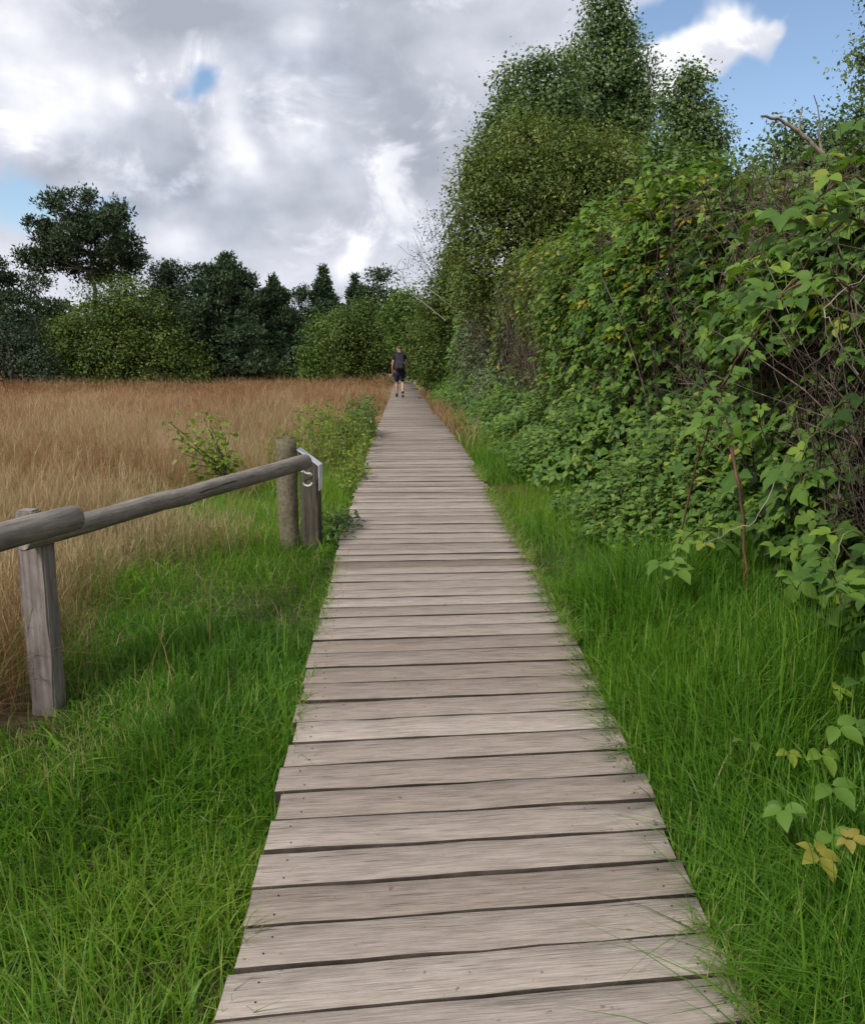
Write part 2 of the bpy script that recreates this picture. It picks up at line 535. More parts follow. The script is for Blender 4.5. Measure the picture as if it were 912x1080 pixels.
# ------------------------------------------------------------------ grass
def blades(m, x, y, h, wid, lean, tint, z=None, head=None, segs=3, curl=1.0):
    n = len(x)
    if n == 0:
        return
    z = gz(x, y) if z is None else z
    head = rng.uniform(0, 6.283, n) if head is None else head
    s = np.linspace(0, 1, segs + 1) if segs > 2 else np.array([0, .55, 1.])
    s = s[None]
    off = (lean[:, None] * (.25 * s + .75 * s ** 2)) * h[:, None]
    up = h[:, None] * (s - .42 * np.minimum(lean[:, None] * curl, 1.5) * s ** 2.4)
    dx, dy = np.cos(head)[:, None], np.sin(head)[:, None]
    ctr = np.stack([x[:, None] + off * dx, y[:, None] + off * dy, z[:, None] + up - .01], -1)
    face = rng.normal(0, .7, n) + head + math.pi / 2
    sd = np.stack([np.cos(face), np.sin(face), 0 * face], -1)[:, None]
    hw = wid[:, None, None] / 2 * np.array([.75, 1, .8, .12] if segs == 3 else ([.8, .8, .1] if segs == 2 else np.concatenate([np.linspace(.8, 1, 3), np.linspace(.85, .1, segs - 2)])))[None, :, None]
    a, b = ctr - sd * hw, ctr + sd * hw
    k = segs + 1
    v = np.stack([a, b], 2).reshape(n, 2 * k, 3)
    f = np.array([[2 * i, 2 * i + 1, 2 * i + 3, 2 * i + 2] for i in range(segs)])
    f = f[None] + (np.arange(n) * 2 * k)[:, None, None]
    m.add(v.reshape(-1, 3), f.reshape(-1, 4), np.repeat(tint, segs))


def greenness(x, y):
    """1 where fresh grass grows on the left of the walk, 0 in the dry meadow"""
    d = wx(y) - W / 2 - x                      # metres left of the walk's edge
    lim = np.interp(y, [0, 2.4, 2.8, 3.2, 4.2, 5.2, 6.5, 8, 10, 13, 17, 30], [2.3, 1.7, 1.15, .8, .95, 1.2, 1.5, 1.1, .85, .75, .3, .1])
    n = .45 * fnoise(np.stack([x, y], -1), .8, 5) + .2 * fnoise(np.stack([x, y], -1), 2.6, 6)
    return np.clip((lim + n - d) / .5 + .5, 0, 1)


def in_view(x, y, margin=.12):
    return abs(x) < (np.maximum(y, .5) * (.5 + margin) + .35)


def build_grass():
    # left verge, fresh
    m = MB()
    n = 200000
    y = rng.uniform(1.15, 4.2, n) ** 1.0
    far = rng.random(n) < .45
    y = np.where(far, rng.uniform(4.0, 17, n), y)
    d = rng.uniform(-.03, 2.5, n)
    x = wx(y) - W / 2 - d
    p2 = np.stack([x, y], -1)
    keep = (rng.random(n) < greenness(x, y)) & in_view(x, y)
    dens = .74 + .42 * fnoise(p2, 2.2, 7)
    keep &= rng.random(n) < np.clip(dens, .18, 1)
    x, y, d = x[keep], y[keep], d[keep]
    p2 = np.stack([x, y], -1)
    n = len(x)
    tuft = fnoise(p2, 1.5, 8)
    h = np.clip(rng.normal(.135, .05, n) * (1 + .4 * tuft), .04, .3)
    h *= np.interp(d, [0, .12, .4], [.85, .95, 1])
    lean = np.clip(rng.normal(.6, .38, n), .0, 1.6)
    head = np.arctan2(fnoise(p2, 1.2, 9), fnoise(p2, 1.2, 10)) + rng.normal(0, 1.3, n)
    tint = np.clip(rng.normal(.56, .2, n) + .2 * fnoise(p2, 1.3, 11), 0, .92)
    tint = np.where(rng.random(n) < .035, rng.uniform(.93, 1, n), tint)
    px_, py_ = x + 1.38, y - 2.98
    worn = np.exp(-(px_ ** 2 / .09 + py_ ** 2 / .1))
    h = h * (1 - .75 * worn)
    tint = np.where(rng.random(n) < worn * .5, rng.uniform(.93, 1, n), tint)
    wid = rng.uniform(.0022, .0054, n) * np.interp(y, [1, 5, 17], [1, 1.35, 2.2])
    near = y < 4.2
    blades(m, x[near], y[near], h[near], wid[near], lean[near], tint[near], head=head[near])
    blades(m, x[~near], y[~near], h[~near], wid[~near], lean[~near], tint[~near], head=head[~near], segs=2)
    # fine thatch of short pale and dark blades close to the soil
    n = 26000
    y = rng.uniform(1.15, 6, n)
    x = wx(y) - W / 2 - rng.uniform(0, 2.2, n)
    k = (rng.random(n) < greenness(x, y)) & in_view(x, y)
    x, y = x[k], y[k]
    n = len(x)
    blades(m, x, y, rng.uniform(.04, .11, n), rng.uniform(.003, .005, n), rng.uniform(.6, 1.5, n), np.where(rng.random(n) < .15, .97, rng.uniform(.1, .6, n)), segs=2)
    # broad-bladed weeds here and there
    n = 5200
    y = rng.uniform(1.15, 7, n)
    x = wx(y) - W / 2 - rng.uniform(.05, 1.9, n)
    k = (rng.random(n) < greenness(x, y)) & in_view(x, y) & (fnoise(np.stack([x, y], -1), 1.6, 12) > .1)
    x, y = x[k], y[k]
    n = len(x)
    blades(m, x, y, rng.uniform(.06, .17, n), rng.uniform(.008, .015, n), rng.uniform(.3, 1.5, n), np.clip(rng.normal(.62, .15, n), 0, .9))
    # blades lying over the edge of the planks
    n = 1500
    y = rng.uniform(1.2, 9, n)
    x = wx(y) - W / 2 + rng.uniform(-.01, .03, n)
    k = fnoise(np.stack([x * 0, y], -1), 2.0, 13) > 0
    x, y = x[k], y[k]
    n = len(x)
    blades(m, x, y, rng.uniform(.03, .09, n), rng.uniform(.002, .0045, n), rng.uniform(.7, 1.6, n), np.where(rng.random(n) < .35, .97, rng.uniform(.2, .7, n)), z=wz(y) + .004, segs=2)
    o = m.build('verge_grass', M['grass'])
    o['kind'] = 'stuff'
    o['label'] = 'fresh green grass between the boardwalk and the rail fence'
    # right verge: longer and tussocky
    m = MB()
    n = 155000
    y = np.where(rng.random(n) < .6, rng.uniform(1.15, 4.6, n), rng.uniform(4.4, 22, n))
    wmax = hx(y) - (wx(y) + W / 2)
    d = rng.uniform(-.02, 1, n) ** 1.15
    d = np.nan_to_num(d, nan=0.01) * (wmax + .12)
    x = wx(y) + W / 2 + d
    p2 = np.stack([x, y], -1)
    dens = .66 + .42 * fnoise(p2, 1.7, 17)
    k = in_view(x, y) & (rng.random(n) < np.clip(dens, .15, 1))
    k &= rng.random(n) < np.interp(y, [9, 13, 20], [1, .75, .3])
    x, y, d = x[k], y[k], d[k]
    p2 = np.stack([x, y], -1)
    n = len(x)
    tuft = fnoise(p2, 1.15, 18)
    h = np.clip(rng.normal(.205, .07, n) * (1 + .5 * tuft) * np.interp(d, [0, .2, .6, 1.1], [.66, .9, 1.15, 1.25]), .06, .55)
    h *= np.interp(y, [1, 6, 12], [1, 1, .85])
    lean = np.clip(rng.normal(.5, .36, n), .0, 1.6)
    head = np.arctan2(fnoise(p2, 1.3, 19) - .1, fnoise(p2, 1.3, 20) - .1) + rng.normal(0, 1.1, n)
    tint = np.clip(rng.normal(.5, .19, n) + .2 * fnoise(p2, 1.0, 21) - .1 * np.clip(d - .5, 0, 1) + .06 * np.interp(y, [3, 8], [0, 1]), 0, .92)
    tint = np.where(rng.random(n) < np.interp(d, [0, .1, .3], [.08, .03, .012]), rng.uniform(.94, 1, n), tint)
    wid = rng.uniform(.0022, .0056, n) * np.interp(y, [1, 5, 17], [1, 1.3, 2.2])
    near = y < 4.6
    blades(m, x[near], y[near], h[near], wid[near], lean[near], tint[near], head=head[near], segs=4)
    blades(m, x[~near], y[~near], h[~near], wid[~near], lean[~near], tint[~near], head=head[~near], segs=2)
    # blades and withered bits lying over the edge of the planks
    n = 5200
    y = rng.uniform(1.2, 9, n)
    x = wx(y) + W / 2 - np.abs(rng.normal(0, .035, n)) + .012
    k = fnoise(np.stack([x * 0, y], -1), 1.6, 14) > -.35
    x, y = x[k], y[k]
    n = len(x)
    blades(m, x, y, rng.uniform(.03, .1, n), rng.uniform(.002, .0045, n), rng.uniform(.7, 1.6, n), np.where(rng.random(n) < .42, rng.uniform(.94, 1, n), rng.uniform(.2, .75, n)), z=wz(y) + .004, segs=2)
    # long arching tussock blades
    cen = [(1.1, 1.75), (1.12, 2.15), (1.32, 2.2), (1.5, 3.2), (1.7, 3.55), (1.25, 2.9), (1.6, 4.2), (1.0, 1.45), (1.2, 1.6), (1.75, 4.6), (1.4, 3.8), (1.45, 3.45), (1.3, 4.4)]
    for cx, cy in cen:
        n = 300
        x, y = cx + rng.normal(0, .12, n), cy + rng.normal(0, .12, n)
        head = np.arctan2(y - cy, x - cx) + rng.normal(0, .5, n)
        blades(m, x, y, rng.uniform(.22, .5, n), rng.uniform(.0035, .007, n), rng.uniform(.1, 1.5, n), np.clip(rng.normal(.42 if cx < 1.44 or cy > 4 else .2, .14, n), 0, .9), head=head, segs=5)
    o = m.build('tall_grass', M['grass'])
    o['kind'] = 'stuff'
    o['label'] = 'tall green grass between the boardwalk and the bramble hedge'
    # dry meadow
    m = MB()
    cnt = [(2.2, 6, 75000, .75, 3), (6, 14, 140000, .9, 2), (14, 32, 140000, 1.5, 2), (32, 72, 120000, 3.2, 2)]
    for y0, y1, n, ws, sg in cnt:
        y = np.sqrt(rng.uniform(y0 ** 2, y1 ** 2, n))
        x = rng.uniform(-1, 0, n) * (.58 * y + 1.5)
        k = (rng.random(n) > greenness(x, y) * np.interp(y, [3, 7, 12], [1.0, .985, .88])) & ((x + 1.38) ** 2 + (y - 2.98) ** 2 > .1) & (x < wx(y) - W / 2 - .02)
        p2 = np.stack([x, y], -1)
        k &= rng.random(n) < np.clip(.75 + .4 * fnoise(p2, .9 if y1 < 15 else .25, 27), .2, 1)
        x, y, p2 = x[k], y[k], p2[k]
        n = len(x)
        h = np.clip(rng.normal(.36, .13, n) * (1 + .3 * fnoise(p2, .5, 28) + .3 * fnoise(p2, 1.6, 34)) * np.interp(y, [50, 62, 70], [1, 1.4, 1.6]), .1, .95) * np.interp(wx(y) - W / 2 - x, [0, .3, 1], [.5, .8, 1])
        lean = np.clip(rng.normal(.5, .38, n), 0, 1.5)
        big = fnoise(p2 * [1, .6], .12, 29) * .26 + fnoise(p2, .4, 30) * .2 + fnoise(p2, 1.2, 32) * .12 - .09 - .3 * np.exp(-((x + 1.75) ** 2 / .25 + (y - 3.7) ** 2 / .8))
        tint = np.clip(rng.normal(.5, .16, n) + big, 0, .94)
        tint = np.where(rng.random(n) < np.interp(y, [3, 8, 20, 48, 58, 64], [.2, .07, .05, .06, .4, .55]) * (1 + fnoise(p2, .25, 33)) + .25 * greenness(x + .5, y), .995, tint)
        blades(m, x, y, h, rng.uniform(.0022, .0042, n) * ws, lean, tint, segs=sg)
        # feathery seed heads: three splayed short blades near each stalk's tip
        sel = rng.random(n) < .5
        xs, ys, hs = x[sel], y[sel], h[sel]
        for q in range(3):
            nn = len(xs)
            blades(m, xs + rng.normal(0, .02 * ws ** .5, nn), ys + rng.normal(0, .02, nn), hs * rng.uniform(.22, .4, nn), rng.uniform(.002, .0045, nn) * ws, rng.uniform(.1, 1.0, nn),
                   np.clip(tint[sel] + rng.normal(.08, .14, nn), 0, .94), z=gz(xs, ys) + hs * rng.uniform(.62, .85, nn), segs=2)
    # dry strip on the right of the walk farther off
    n = 9000
    y = rng.uniform(11, 34, n)
    x = wx(y) + W / 2 + rng.uniform(.0, 1, n) ** 1.3 * .75
    k = rng.random(n) < np.clip(.5 + .8 * fnoise(np.stack([x, y], -1), .3, 31), .12, 1)
    x, y = x[k], y[k]
    n = len(x)
    blades(m, x, y, rng.uniform(.2, .5, n), rng.uniform(.006, .012, n), rng.uniform(.1, .9, n), np.clip(rng.normal(.55, .2, n), 0, 1), segs=2)
    o = m.build('dry_grass', M['dry'])
    o['kind'] = 'stuff'
    o['label'] = 'straw and rust coloured dry meadow grass with wispy seed heads'


# ------------------------------------------------------------------ leaves
def leaflet(wd=.32, droop=.12, fold=.09, detail=True):
    if detail:
        ys = np.array([0, .1, .27, .46, .65, .83, 1.0])
        ew = np.array([.06, .5, .86, 1.0, .8, .38, .02])
        ey = ys + np.array([.0, -.03, -.035, -.02, .0, .01, 0])
        mz = .07 * np.sin(ys * 2.6) - droop * ys ** 2
        edge = fold * ew * np.array([.6, 1, 1.25, .8, 1.2, .7, .2])
        n = len(ys)
        v = [(0, ys[i], mz[i]) for i in range(n)]
        v += [(ew[i] * wd, ey[i], mz[i] + edge[i]) for i in range(n)]
        v += [(-ew[i] * wd, ey[i], mz[i] + edge[n - 1 - i] * .5 + edge[i] * .5) for i in range(n)]
        f = [[i, n + i, n + 1 + i, i + 1] for i in range(n - 1)] + [[i + 1, 2 * n + 1 + i, 2 * n + i, i] for i in range(n - 1)]
    else:
        v = [(0, 0, 0), (wd, .33, fold), (wd * .8, .68, fold - droop * .4), (0, 1, -droop), (-wd * .8, .68, fold - droop * .4), (-wd, .33, fold)]
        f = [[0, 1, 2, 3], [3, 4, 5, 0]]
    return np.array(v, float), np.array(f)


def compound(k, detail, wd=.31):
    lv, lf = leaflet(wd, .14, .1, detail)
    V, Fc, n = [], [], 0
    spec = [(0, 1.0, .12)] + [(s * R(68), .86, .0) for s in (1, -1)] + ([(s * R(125), .66, -.05) for s in (1, -1)] if k == 5 else [])
    for a, sc, o in spec:
        c, s = math.cos(a), math.sin(a)
        v = lv * sc
        v = v + [0, .08, 0]
        v = np.stack([v[:, 0] * c - v[:, 1] * s, v[:, 0] * s + v[:, 1] * c + o, v[:, 2] - .04 * abs(a)], -1)
        V.append(v)
        Fc.append(lf + n)
        n += len(v)
    return np.vstack(V), np.vstack(Fc)


LF_SIMPLE = (np.array([(0, 0, 0), (.5, .45, .08), (0, 1, -.05), (-.5, .45, .08)], float), np.array([[0, 1, 2, 3]]))
LF_MID = leaflet(.33, .12, .08, False)
LF_NEAR = leaflet(.33, .14, .09, True)


def scatter_leaves(m, tpl, pos, nrm, size, tint, droop=.4, aspect=1.0):
    n = len(pos)
    fw = rng.normal(size=(n, 3)) + np.array([0, 0, -droop])
    Rm = frames(nrm, fw)
    sc = np.stack([size * aspect, size, size], -1)
    m.inst(tpl[0], tpl[1], Rm, pos, sc, tint)


# ------------------------------------------------------------------ trees
def limb(m, a, b, r0, r1, wob=.08, segs=5, sides=5):
    a, b = np.asarray(a, float), np.asarray(b, float)
    s = np.linspace(0, 1, segs + 1)[:, None]
    L = np.linalg.norm(b - a)
    w = rng.normal(0, wob * L, (segs + 1, 3)) * (s * (1 - s) * 2)
    p = a + (b - a) * s + w + np.array([0, 0, 1]) * (s * (1 - s)) * L * .15
    m.tube(p, np.linspace(r0, r1, segs + 1), sides, rng.uniform(.3, .7))
    return p


def tree(name, label, cat, base, lobes, mat, clumps, per, leaf, spread=.22, trunk_r=.08, group=None, tpl=None, aspect=.55, droop=.5, gap=.35, bark='bark', stems=1, top=None, shell=.55,
         hang=0.0, twigs=60, tintvar=.16, noise_s=1.0):
    """lobes: world-space ellipsoids (x,y,z,rx,ry,rz); crown of leaf clumps on limbs"""
    base = np.asarray(base, float)
    base[2] = float(gz(base[0], base[1])) - .05
    t = thing(name, label, cat, base, group)
    lob = np.array(lobes, float)
    vol = (lob[:, 3] * lob[:, 4] * lob[:, 5]) ** .7
    w = vol / vol.sum()
    li = rng.choice(len(lob), clumps * 2, p=w)
    d = norm(rng.normal(size=(len(li), 3)))
    rr = rng.uniform(shell ** 2, 1, len(li)) ** .5
    rr = np.where(rng.random(len(li)) < .17, rng.uniform(1, 1.4, len(li)), rr)
    c = lob[li, :3] + d * rr[:, None] * lob[li, 3:]
    keep = fnoise(c, noise_s / max(lob[:, 3].mean(), .3), 40) > -1 + gap * rng.uniform(.6, 1.6, len(li))
    keep &= c[:, 2] > base[2] + .15
    c, d, li = c[keep][:clumps], d[keep][:clumps], li[keep][:clumps]
    n = len(c)
    m = MB()
    cl_t = rng.normal(0, tintvar * 1.2, n) + .2 * fnoise(c, 1.2 / max(lob[:, 3].mean(), .3), 41)
    pos = np.repeat(c, per, 0) + rng.normal(0, spread, (n * per, 3)) * [1, 1, .75]
    if hang:
        pos[:, 2] -= np.abs(rng.normal(0, hang, n * per))
    nr = np.repeat(d, per, 0) * .8 + rng.normal(0, .6, (n * per, 3)) + [0, 0, .55]
    size = leaf * rng.uniform(.6, 1.3, n * per)
    tint = np.clip(.48 + np.repeat(cl_t, per) + rng.normal(0, .13, n * per), 0, 1)
    scatter_leaves(m, tpl or LF_SIMPLE, pos, nr, size, tint, droop, aspect)
    m.build('crown', M[mat], t, offset=base)
    b = MB()
    ctr = (lob[:, :3] * w[:, None]).sum(0)
    topz = lob[:, 2].max() if top is None else top
    for s in range(stems):
        off = rng.normal(0, .12 * stems, 3) * [1, 1, 0] if stems > 1 else np.zeros(3)
        q = np.array([ctr[0] + off[0] * 1.5, ctr[1] + off[1] * 1.5, topz - .25 * (topz - ctr[2])])
        tp = limb(b, base + off - [0, 0, .1], q, trunk_r, trunk_r * .25, .05, 8, 7)
        for i in range(len(lob)):
            if stems > 1 and i % stems != s:
                continue
            k = int(np.clip(np.argmin(abs(tp[:, 2] - (lob[i, 2] - lob[i, 5] * .9))), 1, 6))
            e = limb(b, tp[k], lob[i, :3] + [0, 0, lob[i, 5] * .3], trunk_r * .45, trunk_r * .12, .07, 5, 5)
    for i in rng.choice(n, min(n, twigs), replace=False):
        a = lob[li[i], :3] + (c[i] - lob[li[i], :3]) * .2
        limb(b, a, c[i], trunk_r * .14 + .004, .004, .08, 3, 3)
    b.build('trunk', M[bark], t, True, offset=base)
    return t


def lobe(px, py, r, Y, ry=None, dy=0.0, rz=None):
    p = at(px, py, Y)
    s = Y / F
    return (p[0], p[1] + dy, p[2], r * s, (ry or r) * s, (rz or r) * s)


def pine(label, base, pads, group, trunk_r=.16, per=230, tuft=.3, name='pine_tree', spire=None, gap=-.72, fine=.9):
    """pads: flattish needle masses in world space (x,y,z,rx,ry,rz)"""
    base = np.asarray(base, float)
    base[2] = float(gz(base[0], base[1])) - .05
    t = thing(name, label, 'pine tree', base, group)
    pads = np.array(pads, float)
    m = MB()
    for pd in pads:
        k = int(per * 1.35 * (pd[3] * pd[5]) ** .9 + 50)
        d = norm(rng.normal(size=(k, 3)))
        r = np.where(rng.random(k) < .2, rng.uniform(1, 1.35, k), rng.uniform(.15, 1, k) ** .5)
        c = pd[:3] + d * r[:, None] * pd[3:]
        lump = fnoise(c, fine, 50)
        kp = lump > gap + rng.normal(0, .1, k)
        c, d = c[kp], d[kp]
        k = len(c)
        for q in range(3):
            up = norm(rng.normal(size=(k, 3)) + [0, 0, .9] + d * .5)
            nr = rng.normal(size=(k, 3))
            Rm = frames(nr, up)
            sz = tuft * rng.uniform(.6, 1.25, k)
            m.inst(*LF_SIMPLE, Rm, c + rng.normal(0, .1, (k, 3)), np.stack([sz * .4, sz, sz], -1), np.clip(.45 + .25 * lump[kp] * .9 + rng.normal(0, .2, k), 0, 1))
    m.build('crown', M['needle'], t, offset=base)
    b = MB()
    top = np.array([pads[:, 0].mean() if spire is None else spire[0], pads[:, 1].mean(), pads[:, 2].max() - 1.6])
    tp = limb(b, base - [0, 0, .1], top, trunk_r, trunk_r * .2, .02, 9, 7)
    for pd in pads:
        k = int(np.clip(np.argmin(abs(tp[:, 2] - (pd[2] - .12 * abs(pd[0] - top[0]) - .3))), 1, 8))
        limb(b, tp[k], pd[:3], trunk_r * .4, .03, .05, 5, 5)
    b.build('trunk', M['bark'], t, True, offset=base)
    return t


def build_trees():
    g = 'dark pines along the far side of the meadow'
    # the tall pine on the left, mass by mass
    Y = 66.
    blobs = [(348, 70, 55, 32), (265, 105, 62, 38), (455, 115, 55, 40), (215, 125, 38, 30), (410, 165, 80, 45), (320, 175, 85, 50), (505, 195, 45, 40), (140, 175, 36, 26), (165, 235, 52, 34),
             (240, 265, 70, 36), (330, 245, 80, 45), (430, 240, 70, 45), (560, 262, 48, 36), (598, 330, 48, 30), (500, 310, 75, 42), (400, 325, 85, 42), (110, 312, 48, 26), (160, 355, 70, 30),
             (245, 350, 50, 34), (315, 385, 65, 34), (450, 385, 90, 34), (560, 345, 50, 30), (520, 150, 22, 20), (190, 195, 50, 26), (185, 305, 60, 26), (275, 310, 60, 28)]
    pads = []
    for x, y, rx, rz in blobs:
        p = at(x / 3.965, 190 + y / 3.965, Y)
        s = Y / F / 3.965
        pads.append((p[0], p[1] + rng.normal(0, 1.3), p[2], rx * s * 1.04, rx * s * 1.25, rz * s * 1.02))
    pine('tallest dark pine, open layered crown rising above the broad green tree', (at(92, 400, Y)[0], Y, 0), pads, g, .27, 330, .32, spire=(at(85, 0, Y)[0],), gap=-.28, fine=1.25)
    # the other pines: centre px, top py, half width px, distance
    specs = [
        (-6, 272, 26, 62, 'flat', 'dark pine cut off by the picture edge, left of the tallest pine'),
        (38, 296, 34, 74, 'flat', 'shorter dark pine standing close behind the tallest pine, on its left side'),
        (172, 280, 34, 72, 'round', 'rounded dark pine just right of the tallest pine'),
        (208, 284, 26, 76, 'flat', 'dark pine with ragged top squeezed between the rounded pine and the widest pine'),
        (238, 266, 52, 64, 'cone', 'widest dark pine, layered boughs sweeping down almost to the dry grass'),
        (288, 290, 30, 66, 'cone', 'dark pine with drooping side boughs just right of the widest pine'),
        (318, 304, 22, 80, 'round', 'low dark pine in the dip of the tree line'),
        (341, 283, 24, 76, 'cone', 'narrow pointed dark pine right of the dip in the tree line'),
        (374, 291, 20, 78, 'cone', 'slim dark pine behind the round bushy tree beside the boardwalk'),
        (402, 288, 24, 72, 'round', 'greener pine nearest the walker, at the end of the tree line'),
    ]
    for px, py, hw, Y, st, lab in specs:
        p = at(px, py, Y)
        s = Y / F
        H = p[2] + .27
        w = hw * s * (1.3 if st == 'cone' else 1.2)
        pads = []
        if st == 'cone':
            for k in range(13):
                fz = k / 12
                z = p[2] - .35 - fz * (H * .86)
                rad = w * (.1 + .9 * fz ** .8) * rng.uniform(.75, 1.15)
                for a in (rng.uniform(0, 6.28) + np.arange(5 if k > 1 else 1) * 1.257):
                    for fr, rs in (((.35, .38), (.78, .3)) if k > 1 else ((.05, .5),)):
                        off = rad * fr * rng.uniform(.85, 1.15)
                        pads.append((p[0] + off * math.cos(a), Y + off * math.sin(a), z + rng.normal(0, .15) + .12 * off, rad * rs + .16, rad * rs + .16, (.2 if k > 3 else .42) + .07 * rad))
        else:
            nb = 17 if st == 'flat' else 20
            for k in range(nb):
                a = rng.uniform(0, 6.28)
                fz = (k / nb) ** .8
                z = p[2] - .5 - fz * H * .78
                prof = math.sin(math.pi * min(.22 + fz * .75, .92)) if st == 'round' else (.45 + .6 * fz)
                off = w * prof * (.55 + .3 * rng.random()) if k else 0
                pads.append((p[0] + off * math.cos(a), Y + off * math.sin(a), z + rng.normal(0, .3), w * rng.uniform(.32, .5), w * rng.uniform(.32, .5), w * (.2 if st == 'flat' else .28)))
        pine(lab, (p[0], Y, 0), pads, g, .16 + .01 * w, 220, .3, gap=-.45, fine=1.1)

    gb = 'bushes and small trees in front of the pines'
    # broad light tree in front of the pines
    Y = 60.
    L = [lobe(128, 322, 26, Y), lobe(100, 340, 30, Y), lobe(150, 335, 30, Y), lobe(80, 365, 26, Y), lobe(122, 370, 34, Y), lobe(165, 362, 30, Y), lobe(190, 378, 24, Y), lobe(75, 388, 20, Y),
         lobe(110, 390, 24, Y), lobe(150, 390, 26, Y), lobe(185, 394, 20, Y), lobe(205, 390, 14, Y), lobe(112, 315, 16, Y), lobe(142, 308, 15, Y), lobe(66, 350, 14, Y), lobe(208, 402, 14, Y), lobe(98, 318, 12, Y)]
    tree('broad_tree', 'broad bushy green tree standing in front of the tallest pine', 'tree', (at(108, 400, Y)[0], Y, 0), L, 'oak', 1000, 34, .2, .42, .2, gb, gap=.62, twigs=110, noise_s=1.7)
    Y = 58.
    L = [lobe(20, 350, 22, Y), lobe(-5, 345, 26, Y), lobe(35, 375, 22, Y), lobe(8, 385, 26, Y), lobe(45, 392, 16, Y), lobe(-25, 370, 30, Y)]
    tree('bush', 'dark blue-green bush at the left edge of the meadow', 'bush', (at(12, 400, Y)[0], Y, 0), L, 'bluebush', 420, 24, .2, .4, .1, gb, gap=.35, stems=3)
    Y = 58.
    L = [lobe(336, 350, 15, Y), lobe(330, 375, 15, Y), lobe(345, 368, 16, Y), lobe(338, 395, 13, Y), lobe(350, 340, 12, Y), lobe(328, 395, 10, Y)]
    tree('bush', 'light yellow-green upright bush left of the round bushy tree', 'bush', (at(337, 400, Y)[0], Y, 0), L, 'broad', 260, 24, .2, .32, .08, gb, gap=.4, stems=2)
    Y = 56.
    L = [lobe(380, 340, 20, Y), lobe(365, 352, 20, Y), lobe(395, 358, 18, Y), lobe(375, 372, 24, Y), lobe(398, 378, 15, Y), lobe(358, 375, 16, Y), lobe(382, 392, 14, Y), lobe(388, 326, 13, Y), lobe(408, 370, 10, Y)]
    tree('bushy_tree', 'round bushy dark green tree with low boughs beside the far boardwalk', 'tree', (at(381, 400, Y)[0], Y, 0), L, 'oak', 560, 34, .17, .34, .16, gb, gap=.55, noise_s=1.6)
    Y = 63.
    L = [lobe(275, 375, 14, Y), lobe(285, 388, 14, Y), lobe(268, 393, 13, Y), lobe(296, 394, 12, Y)]
    tree('bush', 'small green bush at the foot of the widest pine', 'bush', (at(278, 400, Y)[0], Y, 0), L, 'broad', 160, 20, .2, .3, .06, gb, gap=.4, stems=3)
    L = [lobe(308, 378, 12, 64), lobe(316, 392, 13, 64), lobe(302, 394, 11, 64)]
    tree('bush', 'small dark bush between the widest pine and the light upright bush', 'bush', (at(310, 400, 64)[0], 64, 0), L, 'bluebush', 130, 20, .2, .3, .06, gb, gap=.4, stems=3)
    L = [lobe(228, 385, 18, 65), lobe(245, 394, 14, 65), lobe(212, 394, 14, 65)]
    tree('bush', 'dark low bush at the right-hand foot of the broad bushy tree', 'bush', (at(230, 400, 65)[0], 65, 0), L, 'oak', 170, 20, .2, .3, .06, gb, gap=.4, stems=3)

    # a mass of wood behind the pines
    m = MB()
    n = 34000
    px = rng.uniform(-420, 700, n)
    Y = rng.uniform(84, 100, n)
    x = (px - 456) / F * Y
    ht = 6.6 + 1.5 * fnoise(np.stack([x, Y], -1), .16, 60)
    z = -.3 + ht * rng.random(n) ** .8
    scatter_leaves(m, LF_SIMPLE, np.stack([x, Y, z], -1), rng.normal(size=(n, 3)) + [0, -.5, .5], rng.uniform(.5, 1.1, n), np.clip(rng.normal(.4, .2, n), 0, 1), .3, .7)
    o = m.build('distant_wood', M['needle'])
    o['kind'] = 'stuff'
    o['label'] = 'dark far-off wood closing the view behind the pines'

    # ---- right hand side, beyond the hedge
    gr = 'trees rising behind the bramble hedge'
    Y = 19.
    L = [lobe(520, 185, 36, Y), lobe(555, 150, 34, Y), lobe(600, 160, 38, Y), lobe(650, 175, 40, Y), lobe(690, 190, 34, Y), lobe(505, 220, 32, Y), lobe(550, 210, 46, Y), lobe(610, 215, 50, Y),
         lobe(665, 225, 44, Y), lobe(700, 240, 34, Y), lobe(500, 260, 30, Y), lobe(540, 265, 42, Y), lobe(600, 275, 46, Y), lobe(655, 275, 36, Y), lobe(497, 300, 24, Y), lobe(540, 310, 30, Y),
         lobe(490, 190, 14, Y), lobe(500, 160, 12, Y), lobe(720, 185, 22, Y), lobe(740, 215, 24, Y)]
    tree('willow_tree', 'big dense olive green willow rising behind the middle of the hedge', 'tree', (at(590, 380, Y)[0], Y, 0), L, 'willow', 2600, 30, .09, .15, .12, gr, aspect=.4, gap=.66, stems=3, hang=.14,
         twigs=200, noise_s=2.4, droop=.8)
    Y = 24.5
    L = [lobe(640, 22, 20, Y, rz=26), lobe(622, 60, 20, Y), lobe(655, 62, 22, Y), lobe(638, 92, 30, Y), lobe(618, 118, 22, Y), lobe(660, 115, 24, Y), lobe(645, 145, 34, Y), lobe(640, 190, 40, Y), lobe(606, 88, 10, Y),
         lobe(650, 30, 12, Y), lobe(632, 8, 9, Y, rz=14), lobe(668, 85, 12, Y)]
    tree('poplar_tree', 'tallest poplar with silvery green leaves, its tip at the top of the view', 'tree', (at(642, 380, Y)[0], Y, 0), L, 'poplar', 1300, 28, .092, .2, .13, gr, aspect=.75, gap=.5, twigs=140, noise_s=1.5)
    Y = 22.5
    L = [lobe(565, 85, 16, Y, rz=24), lobe(570, 120, 26, Y), lobe(592, 105, 22, Y), lobe(556, 150, 28, Y), lobe(590, 145, 30, Y), lobe(575, 190, 36, Y), lobe(580, 68, 10, Y), lobe(598, 78, 10, Y)]
